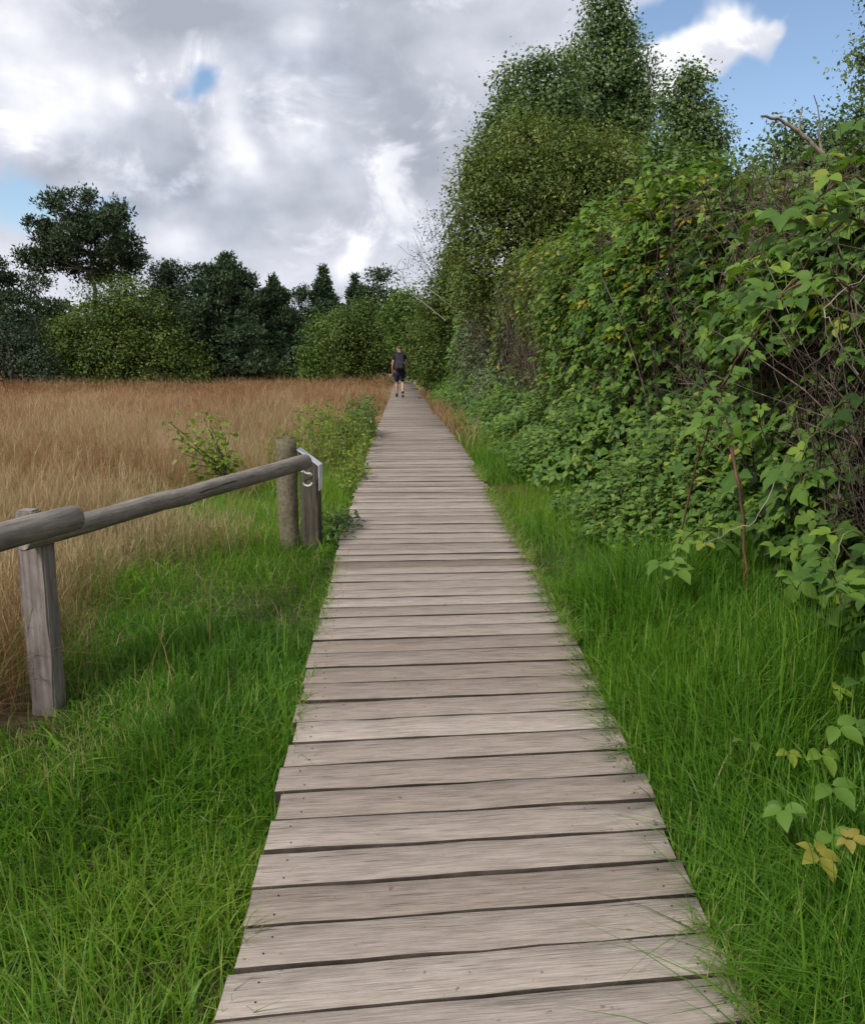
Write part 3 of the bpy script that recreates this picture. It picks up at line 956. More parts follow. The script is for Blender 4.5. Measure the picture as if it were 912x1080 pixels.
    tree('poplar_tree', 'shorter poplar leaning against the left side of the tallest poplar', 'tree', (at(575, 380, Y)[0], Y, 0), L, 'poplar', 800, 28, .088, .19, .1, gr, aspect=.75, gap=.45, twigs=90, noise_s=1.5)
    Y = 23.
    L = [lobe(536, 92, 13, Y, rz=20), lobe(533, 125, 18, Y), lobe(530, 160, 22, Y), lobe(522, 150, 14, Y), lobe(518, 195, 24, Y)]
    tree('poplar_tree', 'slender small poplar poking up left of the two tall poplars', 'tree', (at(530, 380, Y)[0], Y, 0), L, 'poplar', 420, 26, .088, .18, .07, gr, aspect=.75, gap=.45, twigs=60, noise_s=1.5)
    Y = 21.
    L = [lobe(726, 98, 15, Y, rz=20), lobe(740, 122, 17, Y), lobe(718, 140, 18, Y), lobe(735, 165, 22, Y), lobe(712, 185, 24, Y), lobe(752, 150, 10, Y), lobe(730, 82, 8, Y), lobe(762, 140, 8, Y), lobe(705, 110, 10, Y)]
    tree('poplar_tree', 'loose small poplar against the white cloud, right of the tallest poplar', 'tree', (at(728, 380, Y)[0], Y, 0), L, 'poplar', 430, 26, .088, .19, .08, gr, aspect=.75, gap=.55, twigs=70, noise_s=1.5)
    Y = 24.
    L = [lobe(688, 80, 14, Y, rz=18), lobe(680, 105, 14, Y), lobe(695, 100, 8, Y), lobe(675, 130, 18, Y)]
    tree('thin_tree', 'sparse purplish twiggy young tree beside the tallest poplar', 'tree', (at(684, 380, Y)[0], Y, 0), L, 'poplar', 60, 12, .09, .17, .05, gr, aspect=.7, gap=.5, twigs=60, noise_s=1.5)
    # fresh green bush-tree behind the nearer hedge
    Y = 11.5
    L = [lobe(705, 185, 26, Y), lobe(740, 190, 30, Y), lobe(770, 205, 28, Y), lobe(680, 215, 26, Y), lobe(720, 225, 36, Y), lobe(765, 240, 34, Y), lobe(690, 250, 30, Y), lobe(785, 225, 22, Y), lobe(798, 180, 12, Y, rz=20), lobe(690, 165, 16, Y)]
    tree('young_tree', 'fresh bright green leafy young tree just behind the bramble hedge', 'tree', (at(735, 380, Y)[0], Y, 0), L, 'broad', 700, 16, .075, .12, .05, gr, aspect=.6, gap=.4, stems=3, twigs=120, noise_s=1.5)
    Y = 9.
    L = [lobe(815, 160, 18, Y), lobe(840, 150, 20, Y), lobe(870, 160, 26, Y), lobe(900, 150, 26, Y), lobe(850, 185, 32, Y), lobe(900, 190, 30, Y), lobe(815, 205, 28, Y), lobe(905, 120, 14, Y), lobe(860, 225, 36, Y),
         lobe(930, 150, 30, Y), lobe(940, 200, 36, Y)]
    tree('young_tree', 'blue-green small-leaved young tree behind the dead leaning branch', 'tree', (at(865, 380, Y)[0], Y, 0), L, 'poplar', 1050, 16, .05, .1, .04, gr, aspect=.6, gap=.5, stems=3, twigs=160, noise_s=1.5)
    Y = 12.
    L = [lobe(905, 60, 16, Y), lobe(920, 45, 18, Y), lobe(925, 75, 20, Y), lobe(950, 60, 34, Y), lobe(990, 80, 50, Y), lobe(980, 140, 60, Y), lobe(918, 5, 10, Y), lobe(1000, 20, 40, Y), lobe(915, 95, 8, Y)]
    tree('overhanging_tree', 'taller tree whose dark leafy twigs reach in at the upper right corner', 'tree', (at(1000, 380, Y)[0], Y, 0), L, 'poplar', 420, 16, .06, .13, .1, gr, aspect=.65, gap=.45, twigs=100, noise_s=1.5)
    # slope of greenery left of the willow
    Y = 30.
    L = [lobe(470, 300, 18, Y), lobe(455, 320, 18, Y), lobe(480, 325, 22, Y), lobe(445, 345, 16, 34), lobe(468, 352, 22, Y), lobe(440, 370, 14, 34), lobe(490, 350, 20, Y), lobe(475, 270, 12, Y), lobe(460, 380, 16, Y), lobe(484, 290, 16, Y),
         lobe(480, 250, 8, Y, rz=14), lobe(456, 394, 11, Y), lobe(474, 396, 16, Y), lobe(490, 385, 18, Y)]
    tree('hawthorn_tree', 'dense green thorny tree sloping down from the willow towards the walker', 'tree', (at(482, 400, Y)[0], Y, 0), L, 'oak', 1050, 24, .1, .2, .08, gr, gap=.35, stems=1, twigs=140, noise_s=1.5, top=at(470, 335, Y)[2])
    Y = 40.
    L = [lobe(428, 320, 14, Y), lobe(420, 338, 14, Y), lobe(434, 345, 16, Y), lobe(425, 362, 14, Y), lobe(440, 370, 12, Y), lobe(436, 385, 10, Y), lobe(442, 330, 12, Y)]
    tree('birch_tree', 'bright yellow-green small tree overhanging the boardwalk above the walker', 'tree', (at(440, 398, Y)[0] + .5, Y, 0), L, 'broad', 560, 22, .14, .22, .06, gr, gap=.4, stems=1, twigs=80, noise_s=1.5, top=at(430, 350, Y)[2])

    # bare twiggy shrub against the sky
    Y = 31.
    b0 = at(462, 300, Y)
    base = np.array([at(486, 398, Y)[0], Y, float(gz(at(486, 398, Y)[0], Y))])
    t = thing('bare_tree', 'leafless twiggy dead sapling against the sky left of the willow', 'tree', base, gr)
    m = MB()
    tp = limb(m, base, b0, .024, .012, .02, 6, 6)
    ends = [(447, 248), (436, 240), (430, 262), (424, 275), (420, 290), (452, 232), (460, 225), (466, 215), (472, 222), (442, 268), (416, 284), (455, 250), (470, 240)]
    for ex, ey in ends:
        e = at(ex, ey, Y + rng.normal(0, .5))
        p = limb(m, tp[rng.integers(3, 7)], e, .007, .003, .06, 6, 4)
        for k in range(7):
            q = p[rng.integers(2, 7)]
            e2 = q + (e - q) * rng.uniform(.1, .4) + rng.normal(0, .28, 3) + [0, 0, .1]
            r = limb(m, q, e2, .008, .004, .1, 3, 3)
    m.build('trunk', M['bark'], t, True, offset=base)
    m = MB()
    n = 420
    e = np.array([at(*ends[i], Y) for i in rng.integers(5, 13, n)])
    pos = e + rng.normal(0, .22, (n, 3)) - [0, 0, .15]
    scatter_leaves(m, LF_SIMPLE, pos, rng.normal(size=(n, 3)), rng.uniform(.05, .1, n), rng.uniform(0, .6, n), .3, .5)
    m.build('crown', M['oak'], t, offset=base)


# ------------------------------------------------------------------ the hedge
def hedge_section(name, label, y0, y1, mat, leafsize, count, kind, nstem, stemtint, barebias, edge=.5, yellow=.03, low=.0, top_extra=0.0):
    ym = (y0 + y1) / 2
    base = np.array([float(hx(ym)) + .5, ym, float(gz(hx(ym) + .5, ym))])
    t = thing(name, label, 'hedge', base, 'lengths of the overgrown hedge on the right of the boardwalk')
    # tangle in the depth of the hedge
    m = MB()
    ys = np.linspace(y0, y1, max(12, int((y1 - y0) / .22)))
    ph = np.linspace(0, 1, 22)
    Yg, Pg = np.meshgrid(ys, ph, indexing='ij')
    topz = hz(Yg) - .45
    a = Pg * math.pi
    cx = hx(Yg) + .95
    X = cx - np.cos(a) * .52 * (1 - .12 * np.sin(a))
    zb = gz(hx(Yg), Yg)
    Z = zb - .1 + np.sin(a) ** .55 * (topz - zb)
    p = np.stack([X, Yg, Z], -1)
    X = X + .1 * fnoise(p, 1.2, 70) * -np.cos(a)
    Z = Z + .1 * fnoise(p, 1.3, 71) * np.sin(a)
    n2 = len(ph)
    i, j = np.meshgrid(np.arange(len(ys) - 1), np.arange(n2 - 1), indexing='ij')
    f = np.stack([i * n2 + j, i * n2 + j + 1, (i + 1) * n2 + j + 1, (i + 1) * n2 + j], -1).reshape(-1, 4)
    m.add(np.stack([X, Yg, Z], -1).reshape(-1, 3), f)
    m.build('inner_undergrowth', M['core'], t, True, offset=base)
    # dead stems standing and hanging in front of it
    m = MB()
    n = nstem
    y = rng.uniform(y0, y1, n)
    x = hx(y) + rng.uniform(.05, .55, n)
    g0 = gz(x, y)
    zt = g0 + (hz(y) - g0) * rng.uniform(.35, 1.0, n)
    zb = g0 + (zt - g0) * rng.choice([0, 0, .3, .5], n)
    K = 6
    s = np.linspace(0, 1, K)[None]
    P = np.stack([np.repeat(x[:, None], K, 1), np.repeat(y[:, None], K, 1), zb[:, None] + (zt - zb)[:, None] * s], -1)
    P[:, :, 1] += (rng.normal(0, .75, n) * (zt - zb) / 1.5)[:, None] * s + rng.normal(0, .05, (n, K))
    P[:, :, 0] += (rng.normal(-.05, .2, n))[:, None] * s + rng.normal(0, .045, (n, K))
    arch = rng.random(n) < .55
    P[arch, :, 2] -= (s ** 2 * .5)[0][None] * rng.uniform(.2, 1.0, (arch.sum(), 1))
    P[arch, :, 1] += (s ** 2)[0][None] * rng.normal(0, 1.1, (arch.sum(), 1))
    rad = np.repeat(rng.uniform(.0022, .0055, n)[:, None], K, 1) * np.linspace(1.1, .6, K)[None]
    m.tubes(P, rad * np.interp(ym, [4, 20], [1, 1.8]), np.clip(rng.normal(stemtint, .25, n), 0, 1), 3)
    # short criss-cross twigs
    n = nstem * 4
    y = rng.uniform(y0, y1, n)
    x = hx(y) + rng.uniform(.0, .5, n)
    g0 = gz(x, y)
    z = g0 + (hz(y) - g0) * rng.uniform(.05, .98, n)
    d = rng.normal(size=(n, 3)) * [.6, 1, .8]
    ln = rng.uniform(.12, .42, n)
    c = np.stack([x, y, z], -1)
    P = c[:, None] + norm(d)[:, None] * ln[:, None, None] * np.linspace(-.5, .5, 3)[None, :, None] + rng.normal(0, .012, (n, 3, 3))
    m.tubes(P, np.repeat(rng.uniform(.0012, .003, n)[:, None], 3, 1) * np.interp(ym, [4, 20], [1, 2]), np.clip(rng.normal(stemtint, .3, n), 0, 1), 3)
    # withered leaves caught among the stems
    n = int(nstem * 1.3)
    y = rng.uniform(y0, y1, n)
    x = hx(y) + rng.uniform(-.05, .4, n)
    g0 = gz(x, y)
    z = g0 + (hz(y) - g0) * rng.uniform(.02, .95, n)
    kk = fnoise(np.stack([y, z], -1), 1.1, 79) > .1
    pos = np.stack([x, y, z], -1)[kk]
    scatter_leaves(m, LF_MID, pos, rng.normal(size=(len(pos), 3)) + [-.6, 0, .2], rng.uniform(.025, .06, len(pos)), rng.uniform(.3, 1, len(pos)), 1.2)
    m.build('dead_stems', M['twig'], t, offset=base)
    # leaves
    m = MB()
    n = count
    y = rng.uniform(y0 - edge, y1 + edge, n)
    u = rng.random(n)                        # 0 foot of the face .. 1 over the top to the back
    a = np.where(u < .78, u / .78 * math.pi * .47, math.pi * (.47 + (u - .78) / .22 * .42))
    cx = hx(y) + .75
    zb = gz(hx(y), y)
    rx = .82
    zt = hz(y) + top_extra
    X = cx - np.sign(np.cos(a)) * np.abs(np.cos(a)) ** .5 * rx
    Z = zb + np.abs(np.sin(a)) ** .8 * (zt - zb)
    lum = fnoise(np.stack([X * .3, y, Z], -1), .55, 72)
    lum2 = fnoise(np.stack([X * .3, y, Z], -1), 1.9, 73)
    out = .20 * lum + .09 * lum2 + rng.normal(0, .09, n)
    nr = np.stack([-np.cos(a), np.zeros(n), np.sin(a) * .9 + .1], -1)
    pos = np.stack([X, y, Z], -1) + nr * out[:, None]
    bare = fnoise(np.stack([y, Z * 1.1], -1), .62, 74) + .5 * fnoise(np.stack([y, Z], -1), 1.7, 75)
    zr = (Z - zb) / (zt - zb)
    thr = barebias + np.interp(zr, [0, .12, .3, .55, .75, 1], [.6, .25, .0, .12, .6, 1.1]) + low * (zr < .25)
    kp = bare < thr + rng.normal(0, .22, n)
    pos, nr, lum, y = pos[kp], nr[kp], lum[kp], y[kp]
    n = len(pos)
    nrm = nr * .75 + rng.normal(0, .38, (n, 3)) + [-.1, -.12, .55]
    patch = fnoise(pos, .8, 76)
    tint = np.clip(rng.normal(.46, .17, n) + .1 * patch, 0, .9)
    hue = rng.random(n) < yellow * (1 + 2.2 * np.clip(fnoise(pos, .5, 77), 0, 2))
    tint = np.where(hue, rng.uniform(.93, 1, n), tint)
    size = leafsize * rng.uniform(.55, 1.35, n)
    if kind == 'bramble':
        k = rng.random(n)
        det = ym < 6
        for lo, hi, c_ in ((0, .65, 3), (.65, 1, 5)):
            s_ = (k >= lo) & (k < hi)
            scatter_leaves(m, compound(c_, det), pos[s_], nrm[s_], size[s_], tint[s_], .9)
    else:
        scatter_leaves(m, LF_MID, pos, nrm, size, tint, .7)
    m.build('foliage', M[mat], t, True, offset=base)
    return t


def cane(t, base, pts, r, mat, leafmat=None, leaf=.085, nleaf=0, tint=(.5, .15), name='cane'):
    """arching cane through control points, with compound leaves along it"""
    pts = np.asarray(pts, float)
    q = np.vstack([2 * pts[:1] - pts[1:2], pts, 2 * pts[-1:] - pts[-2:-1]])
    P = []
    for i in range(1, len(q) - 2):
        for u in np.linspace(0, 1, 7)[:-1]:
            P.append(.5 * (2 * q[i] + (q[i + 1] - q[i - 1]) * u + (2 * q[i - 1] - 5 * q[i] + 4 * q[i + 1] - q[i + 2]) * u ** 2 + (3 * q[i] - q[i - 1] - 3 * q[i + 1] + q[i + 2]) * u ** 3))
    P = np.array(P + [q[-2]])
    P[1:-1] += rng.normal(0, .004, (len(P) - 2, 3))
    m = MB()
    m.tube(P, np.linspace(r, r * .55, len(P)), 6)
    o = m.build(name, M[mat], t, True, offset=base)
    if nleaf:
        m = MB()
        i = rng.integers(2, len(P), nleaf)
        side = rng.normal(size=(nleaf, 3)) + [-.3, -.3, .2]
        pos = P[i] + norm(side) * rng.uniform(.03, .09, (nleaf, 1))
        nrm = np.array([-.25, -.35, .9]) + rng.normal(0, .3, (nleaf, 3))
        Rm = frames(nrm, side + [0, 0, -.4])
        tv, tf = compound(5 if leaf > .1 else 3, True)
        sz = leaf * rng.uniform(.7, 1.25, nleaf)
        m.inst(tv, tf, Rm, pos, sz, np.clip(rng.normal(tint[0], tint[1], nleaf), 0, .95))
        st = MB()
        PP = np.stack([P[i], (P[i] + pos) / 2 + [0, 0, .012], pos + (pos - P[i]) * .2], 1)
        st.tubes(PP, np.full((nleaf, 3), .0016), np.full(nleaf, .5), 3)
        for a_ in zip(st.v, st.f, st.t):
            m.add(a_[0], a_[1], a_[2], mi=1)
        m.build('leaves', M[leafmat], o, True, offset=base, mat2=M['greenstem'])
    return o


def build_hedge():
    a = hedge_section('bramble_hedge', 'nearest stretch of bramble hedge with big leaves and bare brown dead stems', 1.9, 6.2, 'bramble', .088, 14500, 'bramble', 1600, .36, .36, .3, .018)
    b = hedge_section('bramble_hedge', 'second stretch of bramble hedge, leafy, below the fresh bright green young tree', 6.2, 10.5, 'bramble', .082, 7000, 'bramble', 1300, .42, .16, .5, .03)
    c = hedge_section('mixed_hedge', 'stretch of hedge with yellowing leaves and brown gaps below the willow', 10.5, 17, 'hedge2', .088, 19000, 'leaf', 1300, .5, .72, .8, .09)
    d = hedge_section('grey_leaved_hedge', 'tall grey-green small-leaved stretch of hedge in front of the thorny tree', 17, 26, 'greyleaf', .085, 24000, 'leaf', 900, .5, .95, 1.0, .0)
    e = hedge_section('far_hedge', 'farthest green stretch of hedge, closing in on the boardwalk behind the walker', 26, 58, 'broad', .17, 20000, 'leaf', 600, .5, .7, 1.0, .0)
    ba = np.array(a.location)
    # hero canes on the near bramble
    cane(a, ba, [at(700, 640, 4.6), at(738, 480, 4.2), at(760, 410, 3.6), at(820, 320, 3.0), at(885, 235, 2.7), at(940, 200, 2.6)], .0055, 'cane', 'bramble', .062, 36, (.5, .18))
    cane(a, ba, [at(980, 290, 2.9), at(905, 232, 2.65), at(860, 222, 2.6), at(815, 240, 2.6), at(790, 275, 2.65)], .004, 'cane', 'bramble', .062, 24, (.52, .18))
    cane(a, ba, [at(970, 215, 2.7), at(915, 192, 2.55), at(885, 190, 2.5), at(860, 212, 2.5)], .004, 'cane', 'bramble', .062, 14, (.58, .18))
    cane(a, ba, [at(960, 350, 2.8), at(900, 305, 2.6), at(850, 298, 2.5), at(805, 325, 2.5)], .004, 'cane', 'bramble', .062, 13, (.5, .18))
    cane(a, ba, [at(930, 420, 3.2), at(880, 430, 3.0), at(850, 470, 2.95), at(845, 510, 2.95)], .0035, 'greenstem', 'bramble', .07, 10, (.5, .14))
    cane(a, ba, [at(960, 600, 3.0), at(900, 560, 2.8), at(880, 600, 2.75), at(890, 640, 2.75)], .0035, 'greenstem', 'bramble', .07, 11, (.55, .14))
    cane(a, ba, [at(790, 600, 4.2), at(745, 560, 4.1), at(720, 570, 4.05), at(705, 600, 4.0)], .0035, 'greenstem', 'bramble', .08, 10, (.62, .14))
    cane(a, ba, [at(905, 395, 3.0), at(880, 345, 3.0), at(870, 325, 3.05), at(912, 290, 3.1)], .0026, 'palecane')
    cane(a, ba, [at(830, 480, 3.6), at(800, 545, 3.6), at(770, 560, 3.7), at(740, 575, 3.8)], .0022, 'palecane')
    cane(a, ba, [at(770, 470, 4.1), at(780, 520, 4.0), at(786, 590, 4.0), at(788, 640, 4.0)], .009, 'cane')
    bb = np.array(b.location)
    cane(b, bb, [at(720, 300, 7.5), at(690, 230, 6.8), at(660, 212, 6.3), at(630, 225, 6.2), at(620, 240, 6.2)], .006, 'cane', 'bramble', .08, 22, (.62, .14))
    cane(b, bb, [at(760, 260, 7.0), at(740, 200, 6.4), at(710, 182, 6.2), at(680, 190, 6.2)], .006, 'cane', 'bramble', .08, 24, (.7, .14))
    bd = np.array(d.location)
    # two long bleached canes springing out of the far hedge towards the walk
    cane(d, bd, [at(498, 345, 19), at(478, 325, 19.2), at(455, 307, 19.5), at(436, 297, 19.8)], .009, 'palecane')
    cane(d, bd, [at(470, 338, 20), at(455, 326, 20.2), at(440, 314, 20.5), at(428, 304, 20.7)], .008, 'palecane')

    # fallen dead branch leaning out of the top
    Y = 6.5
    pts = [at(915, 205, Y), at(885, 182, Y), at(860, 155, Y), at(842, 138, Y), at(825, 127, Y), at(803, 122, Y - .1)]
    base = np.array(pts[0])
    t = thing('dead_branch', 'bare bleached dead branch jutting out of the hedge top against blue sky', 'branch', base)
    m = MB()
    P = np.array(pts)
    s = np.linspace(0, 5, 21)
    P = np.stack([np.interp(s, np.arange(6), P[:, q]) for q in range(3)], -1) + rng.normal(0, .005, (21, 3))
    m.tube(P, np.linspace(.024, .009, 21) * (1 + rng.normal(0, .1, 21)), 8)
    m.build('limb', M['deadwood'], t, True, offset=base)
    for q, e in ((12, at(846, 112, Y)), (7, at(858, 100, Y)), (17, at(812, 138, Y))):
        m = MB()
        limb(m, P[q], e, .009, .003, .04, 4, 4)
        m.build('twig', M['deadwood'], t, offset=base)

    # nettles and low bramble at the foot of the hedge (ground cover)
    m = MB()
    n = 9000
    y = np.concatenate([rng.uniform(4.6, 12, int(n * .6)), rng.uniform(12, 30, n - int(n * .6))])
    frac = rng.random(n) ** .7
    x0 = wx(y) + W / 2 + np.interp(y, [4.6, 6, 9, 13, 20, 30], [.75, .5, .35, .3, .2, .1])
    x = x0 + frac * (hx(y) + .15 - x0)
    dn = fnoise(np.stack([x, y], -1), .7, 80)
    k = dn > -.35 + rng.normal(0, .2, n)
    x, y, frac = x[k], y[k], frac[k]
    n = len(x)
    hgt = (.16 + .75 * frac ** 1.2) * rng.uniform(.5, 1.2, n) * (1 + .3 * fnoise(np.stack([x, y], -1), 1.0, 83))
    g0 = gz(x, y)
    lev = 3
    st = MB()
    P = np.stack([np.stack([x, y, g0], -1), np.stack([x - .02, y, g0 + hgt * .5], -1), np.stack([x - .05 + rng.normal(0, .03, n), y + rng.normal(0, .05, n), g0 + hgt], -1)], 1)
    st.tubes(P, np.full((n, 3), .0022), rng.random(n), 3)
    for q in range(8):
        f = rng.uniform(.45, 1.02, n)
        hd = rng.uniform(0, 6.283, n)
        pos = np.stack([x - .04 * f + .02 * np.cos(hd), y + .02 * np.sin(hd), g0 + hgt * f], -1)
        fw = np.stack([np.cos(hd), np.sin(hd), np.full(n, -.25)], -1)
        nr = np.array([-.25, -.2, 1.0]) + rng.normal(0, .25, (n, 3))
        sz = rng.uniform(.038, .075, n) * np.interp(y, [5, 25], [.95, 1.8])
        m.inst(*LF_MID, frames(nr, fw), pos, np.stack([sz * 1.05, sz, sz], -1), np.clip(rng.normal(.5, .18, n) + .14 * fnoise(np.stack([x, y], -1), .6, 81), 0, 1))
    for a_ in zip(st.v, st.f, st.t):
        m.add(a_[0], a_[1], a_[2], mi=1)
    # larger compound leaves trailing down out of the hedge into it
    n = 5200
    y = np.concatenate([rng.uniform(3.9, 12, int(n * .7)), rng.uniform(12, 26, n - int(n * .7))])
    fr = rng.random(n) ** .6
    x0 = wx(y) + W / 2 + np.interp(y, [3.9, 5, 6, 9, 13, 20, 30], [1.1, .75, .55, .4, .35, .25, .1])
    x = x0 + fr * (hx(y) + .1 - x0)
    k = fnoise(np.stack([x, y], -1), 1.1, 82) > -.2 + rng.normal(0, .15, n)
    x, y, fr = x[k], y[k], fr[k]
    n = len(x)
    pos = np.stack([x, y, gz(x, y) + (.1 + 1.0 * fr ** 1.4) * rng.uniform(.5, 1.15, n) * (1 + .3 * fnoise(np.stack([x, y], -1), 1.0, 83))], -1)
    scatter_leaves(m, compound(3, False), pos, np.array([-.45, -.3, .85]) + rng.normal(0, .35, (n, 3)), rng.uniform(.05, .1, n) * np.interp(y, [5, 25], [1, 1.6]), np.clip(rng.normal(.47, .22, n) + .15 * fnoise(pos, 1.0, 84), 0, 1), .8)
    o = m.build('undergrowth', M['nettle'], mat2=M['greenstem'])
    o['kind'] = 'stuff'
    o['label'] = 'nettles and low leafy growth along the foot of the hedge'


def shoot(label, pos, leaves, mat, stem='greenstem', size=.075, name='bramble_shoot'):
    """small plant: stems from the ground carrying a few compound leaves at given heads"""
    base = np.array([pos[0], pos[1], float(gz(pos[0], pos[1]))])
    t = thing(name, label, 'plant', base, 'bramble shoots in the tall grass')
    for (dx, dy, dz, k, sz, tn) in leaves:
        m, st = MB(), MB()
        p = base + [dx, dy, dz]
        limb(st, base + rng.normal(0, .01, 3), p, .0028, .0016, .05, 5, 4)
        Rm = frames(np.array([[rng.normal(0, .2), -.35 + rng.normal(0, .15), .95]]), np.array([[dx + rng.normal(0, .1), dy - .2, -.15]]))
        tv, tf = compound(k, True)
        m.inst(tv, tf, Rm, p[None], np.array([size * sz]), np.array([tn]))
        o = st.build('stem', M[stem], t, offset=base)
        m.build('leaves', M[mat], o, True, offset=base)


def build_plants():
    shoot('yellowed star-shaped bramble leaves on a shoot in the tall grass', (.97, 2.0), [(0, 0, .3, 5, 1.1, .45), (.1, .05, .31, 5, .8, .65)], 'yellowleaf', size=.062)
    shoot('green bramble shoot right behind the yellowed star-shaped leaves', (1.03, 2.2), [(-.07, 0, .3, 3, .9, .6), (.08, .05, .34, 3, 1.1, .55), (.03, -.08, .27, 3, 1.0, .62), (-.02, .1, .25, 3, .9, .4)], 'bramble')
    shoot('bramble shoot with rounded leaves at the right edge of the tall grass', (1.26, 2.55), [(0, 0, .34, 3, 1.1, .6), (-.06, -.04, .27, 3, 1.0, .75), (.1, .08, .3, 3, .9, .4)], 'bramble')
    shoot('single pale-leaved bramble shoot in the dark tussock', (1.0, 2.58), [(0, 0, .28, 3, .9, .62), (.13, .0, .25, 3, .7, .93)], 'bramble')
    shoot('dark broad-leaved bramble shoot close to the hedge foot', (1.42, 2.75), [(0, 0, .38, 3, 1.3, .35), (.06, .05, .46, 3, 1.1, .45), (-.02, .12, .3, 3, .9, .9)], 'bramble')
    shoot('leafy bramble shoot under the bare brown stems of the hedge', (1.62, 3.7), [(-.05, 0, .4, 3, 1.1, .75), (.06, -.05, .32, 5, 1.0, .6), (-.08, .1, .5, 3, 1.0, .7), (.1, .05, .55, 3, 1.1, .55), (0, -.06, .22, 3, 1, .5)], 'bramble')
    shoot('pale fresh bramble shoot beside the tall dark tussock', (1.5, 4.5), [(-.05, 0, .4, 5, 1.1, .85), (.06, -.05, .45, 5, 1.0, .8), (-.12, .1, .36, 3, 1.0, .7)], 'bramble')

    # sapling in the meadow behind the rail
    bx, by = -2.02, 8.0
    base = np.array([bx, by, float(gz(bx, by))])
    t = thing('oak_sapling', 'small green sapling standing in dry grass behind the sloping rail', 'sapling', base)
    st, m = MB(), MB()
    fork = at(238, 500, by)
    limb(st, base, fork, .012, .009, .02, 4, 6)
    heads = [(178, 445), (185, 462), (192, 478), (203, 455), (215, 440), (222, 450), (231, 442), (236, 456), (212, 475), (222, 482), (232, 475), (204, 490), (228, 494), (243, 485), (246, 498), (198, 500), (218, 462)]
    for hx_, hy_ in heads:
        e = at(hx_, hy_, by + rng.normal(0, .18))
        p = limb(st, fork + rng.normal(0, .02, 3), e, .006, .0025, .05, 5, 4)
        n = 26
        pos = p[rng.integers(2, 6, n)] + rng.normal(0, .05, (n, 3))
        scatter_leaves(m, LF_MID, pos, rng.normal(0, .5, (n, 3)) + [0, -.3, .8], rng.uniform(.04, .075, n), np.clip(rng.normal(.55, .22, n), 0, 1), .3, .9)
    st.build('stem', M['bark'], t, offset=base)
    m.build('leaves', M['yellowgreen'], t, offset=base)

    # leafy weeds beside the walk beyond the marker post
    def weed(label, cx, cy, n, hgt, sp, mat, leaf, name='leafy_weed'):
        base = np.array([cx, cy, float(gz(cx, cy))])
        t = thing(name, label, 'plant', base, 'leafy weeds at the left edge of the boardwalk')
        st, m = MB(), MB()
        x, y = cx + rng.normal(0, sp[0], n), cy + rng.normal(0, sp[1], n)
        x = np.minimum(x, wx(y) - W / 2 - .02)
        g0 = gz(x, y)
        h = hgt * rng.uniform(.5, 1.1, n) * np.exp(-((x - cx) / (2.2 * sp[0])) ** 2)
        P = np.stack([np.stack([x, y, g0], -1), np.stack([x + rng.normal(0, .03, n), y, g0 + h * .5], -1), np.stack([x + rng.normal(0, .07, n), y + rng.normal(0, .07, n), g0 + h], -1)], 1)
        st.tubes(P, np.full((n, 3), .003), rng.random(n), 3)
        for q in range(14):
            f = rng.uniform(.3, 1.02, n)[:, None]
            pos = np.where(f < .5, P[:, 0] + (P[:, 1] - P[:, 0]) * f * 2, P[:, 1] + (P[:, 2] - P[:, 1]) * (f - .5) * 2) + rng.normal(0, .025, (n, 3))
            scatter_leaves(m, LF_MID, pos, rng.normal(0, .45, (n, 3)) + [0, -.25, .8], leaf * rng.uniform(.6, 1.3, n), np.clip(rng.normal(.5, .2, n), 0, 1), .3, .7)
        for a_ in zip(st.v, st.f, st.t):
            m.add(a_[0], a_[1], a_[2], mi=1)
        m.build('foliage', M[mat], t, offset=base, mat2=M['greenstem'])
    weed('low leafy weed spilling over the boardwalk edge behind the marker post', -.76, 8.4, 34, .4, (.1, .5), 'yellowgreen', .05)
    weed('bright yellow-green clump of weeds left of the boardwalk, past the marker post', -1.3, 10.4, 120, .72, (.32, .9), 'yellowgreen', .055)
    weed('darker green weed clump farther along the boardwalk, behind the yellow-green clump', -1.05, 12.6, 90, .75, (.22, .7), 'broad', .06)
    weed('lush green weed hugging the foot of the marker post', -.62, 6.15, 40, .2, (.08, .22), 'broad', .045)

    # a fallen leaf on the planks near the walker
    p = at(442, 421.5, 29.)
    m = MB()
    z = float(wz(29.)) + .02
    m.inst(*LF_NEAR, frames(np.array([[.2, -.3, 1.]]), np.array([[1., .2, .0]])), np.array([[p[0] - .05, 29., z]]), np.array([.16]), np.array([.02]))
    tag(m.build('fallen_leaf', M['twig']), 'small dark fallen leaf on the planks behind the walker', 'leaf')


# ------------------------------------------------------------------ fence and marker post
def log(name, a, b, r0, r1, mat, parent, base, sides=14, bend=.0):
    a, b = np.asarray(a, float), np.asarray(b, float)
    ctr = (a + b) / 2
    n = 15
    s = np.linspace(0, 1, n)
    L = np.linalg.norm(b - a)
    m = MB()
    # built along local y so that the grain runs with the log
    wob = np.stack([rng.normal(0, .0025, n), np.zeros(n), rng.normal(0, .0025, n) - bend * 4 * (s - .5) ** 2], -1)
    pts = np.stack([0 * s, (s - .5) * L, 0 * s], -1) + wob
    rad = (r0 + (r1 - r0) * s) * (1 + rng.normal(0, .02, n))
    pts = np.vstack([pts[:1] - [0, .004, 0], pts, pts[-1:] + [0, .004, 0]])
    rad = np.concatenate([[rad[0] * .9], rad, [rad[-1] * .9]])
    m.tube(pts, rad, sides)
    o = m.build(name, M[mat], parent, True)
    o.data.materials.append(M['cutend'])
    d = Vector(b - a).normalized()
    q = Vector((0, 1, 0)).rotation_difference(d)
    o.rotation_mode = 'QUATERNION'
    o.rotation_quaternion = q
    o.location = Vector(ctr - base)
    return o


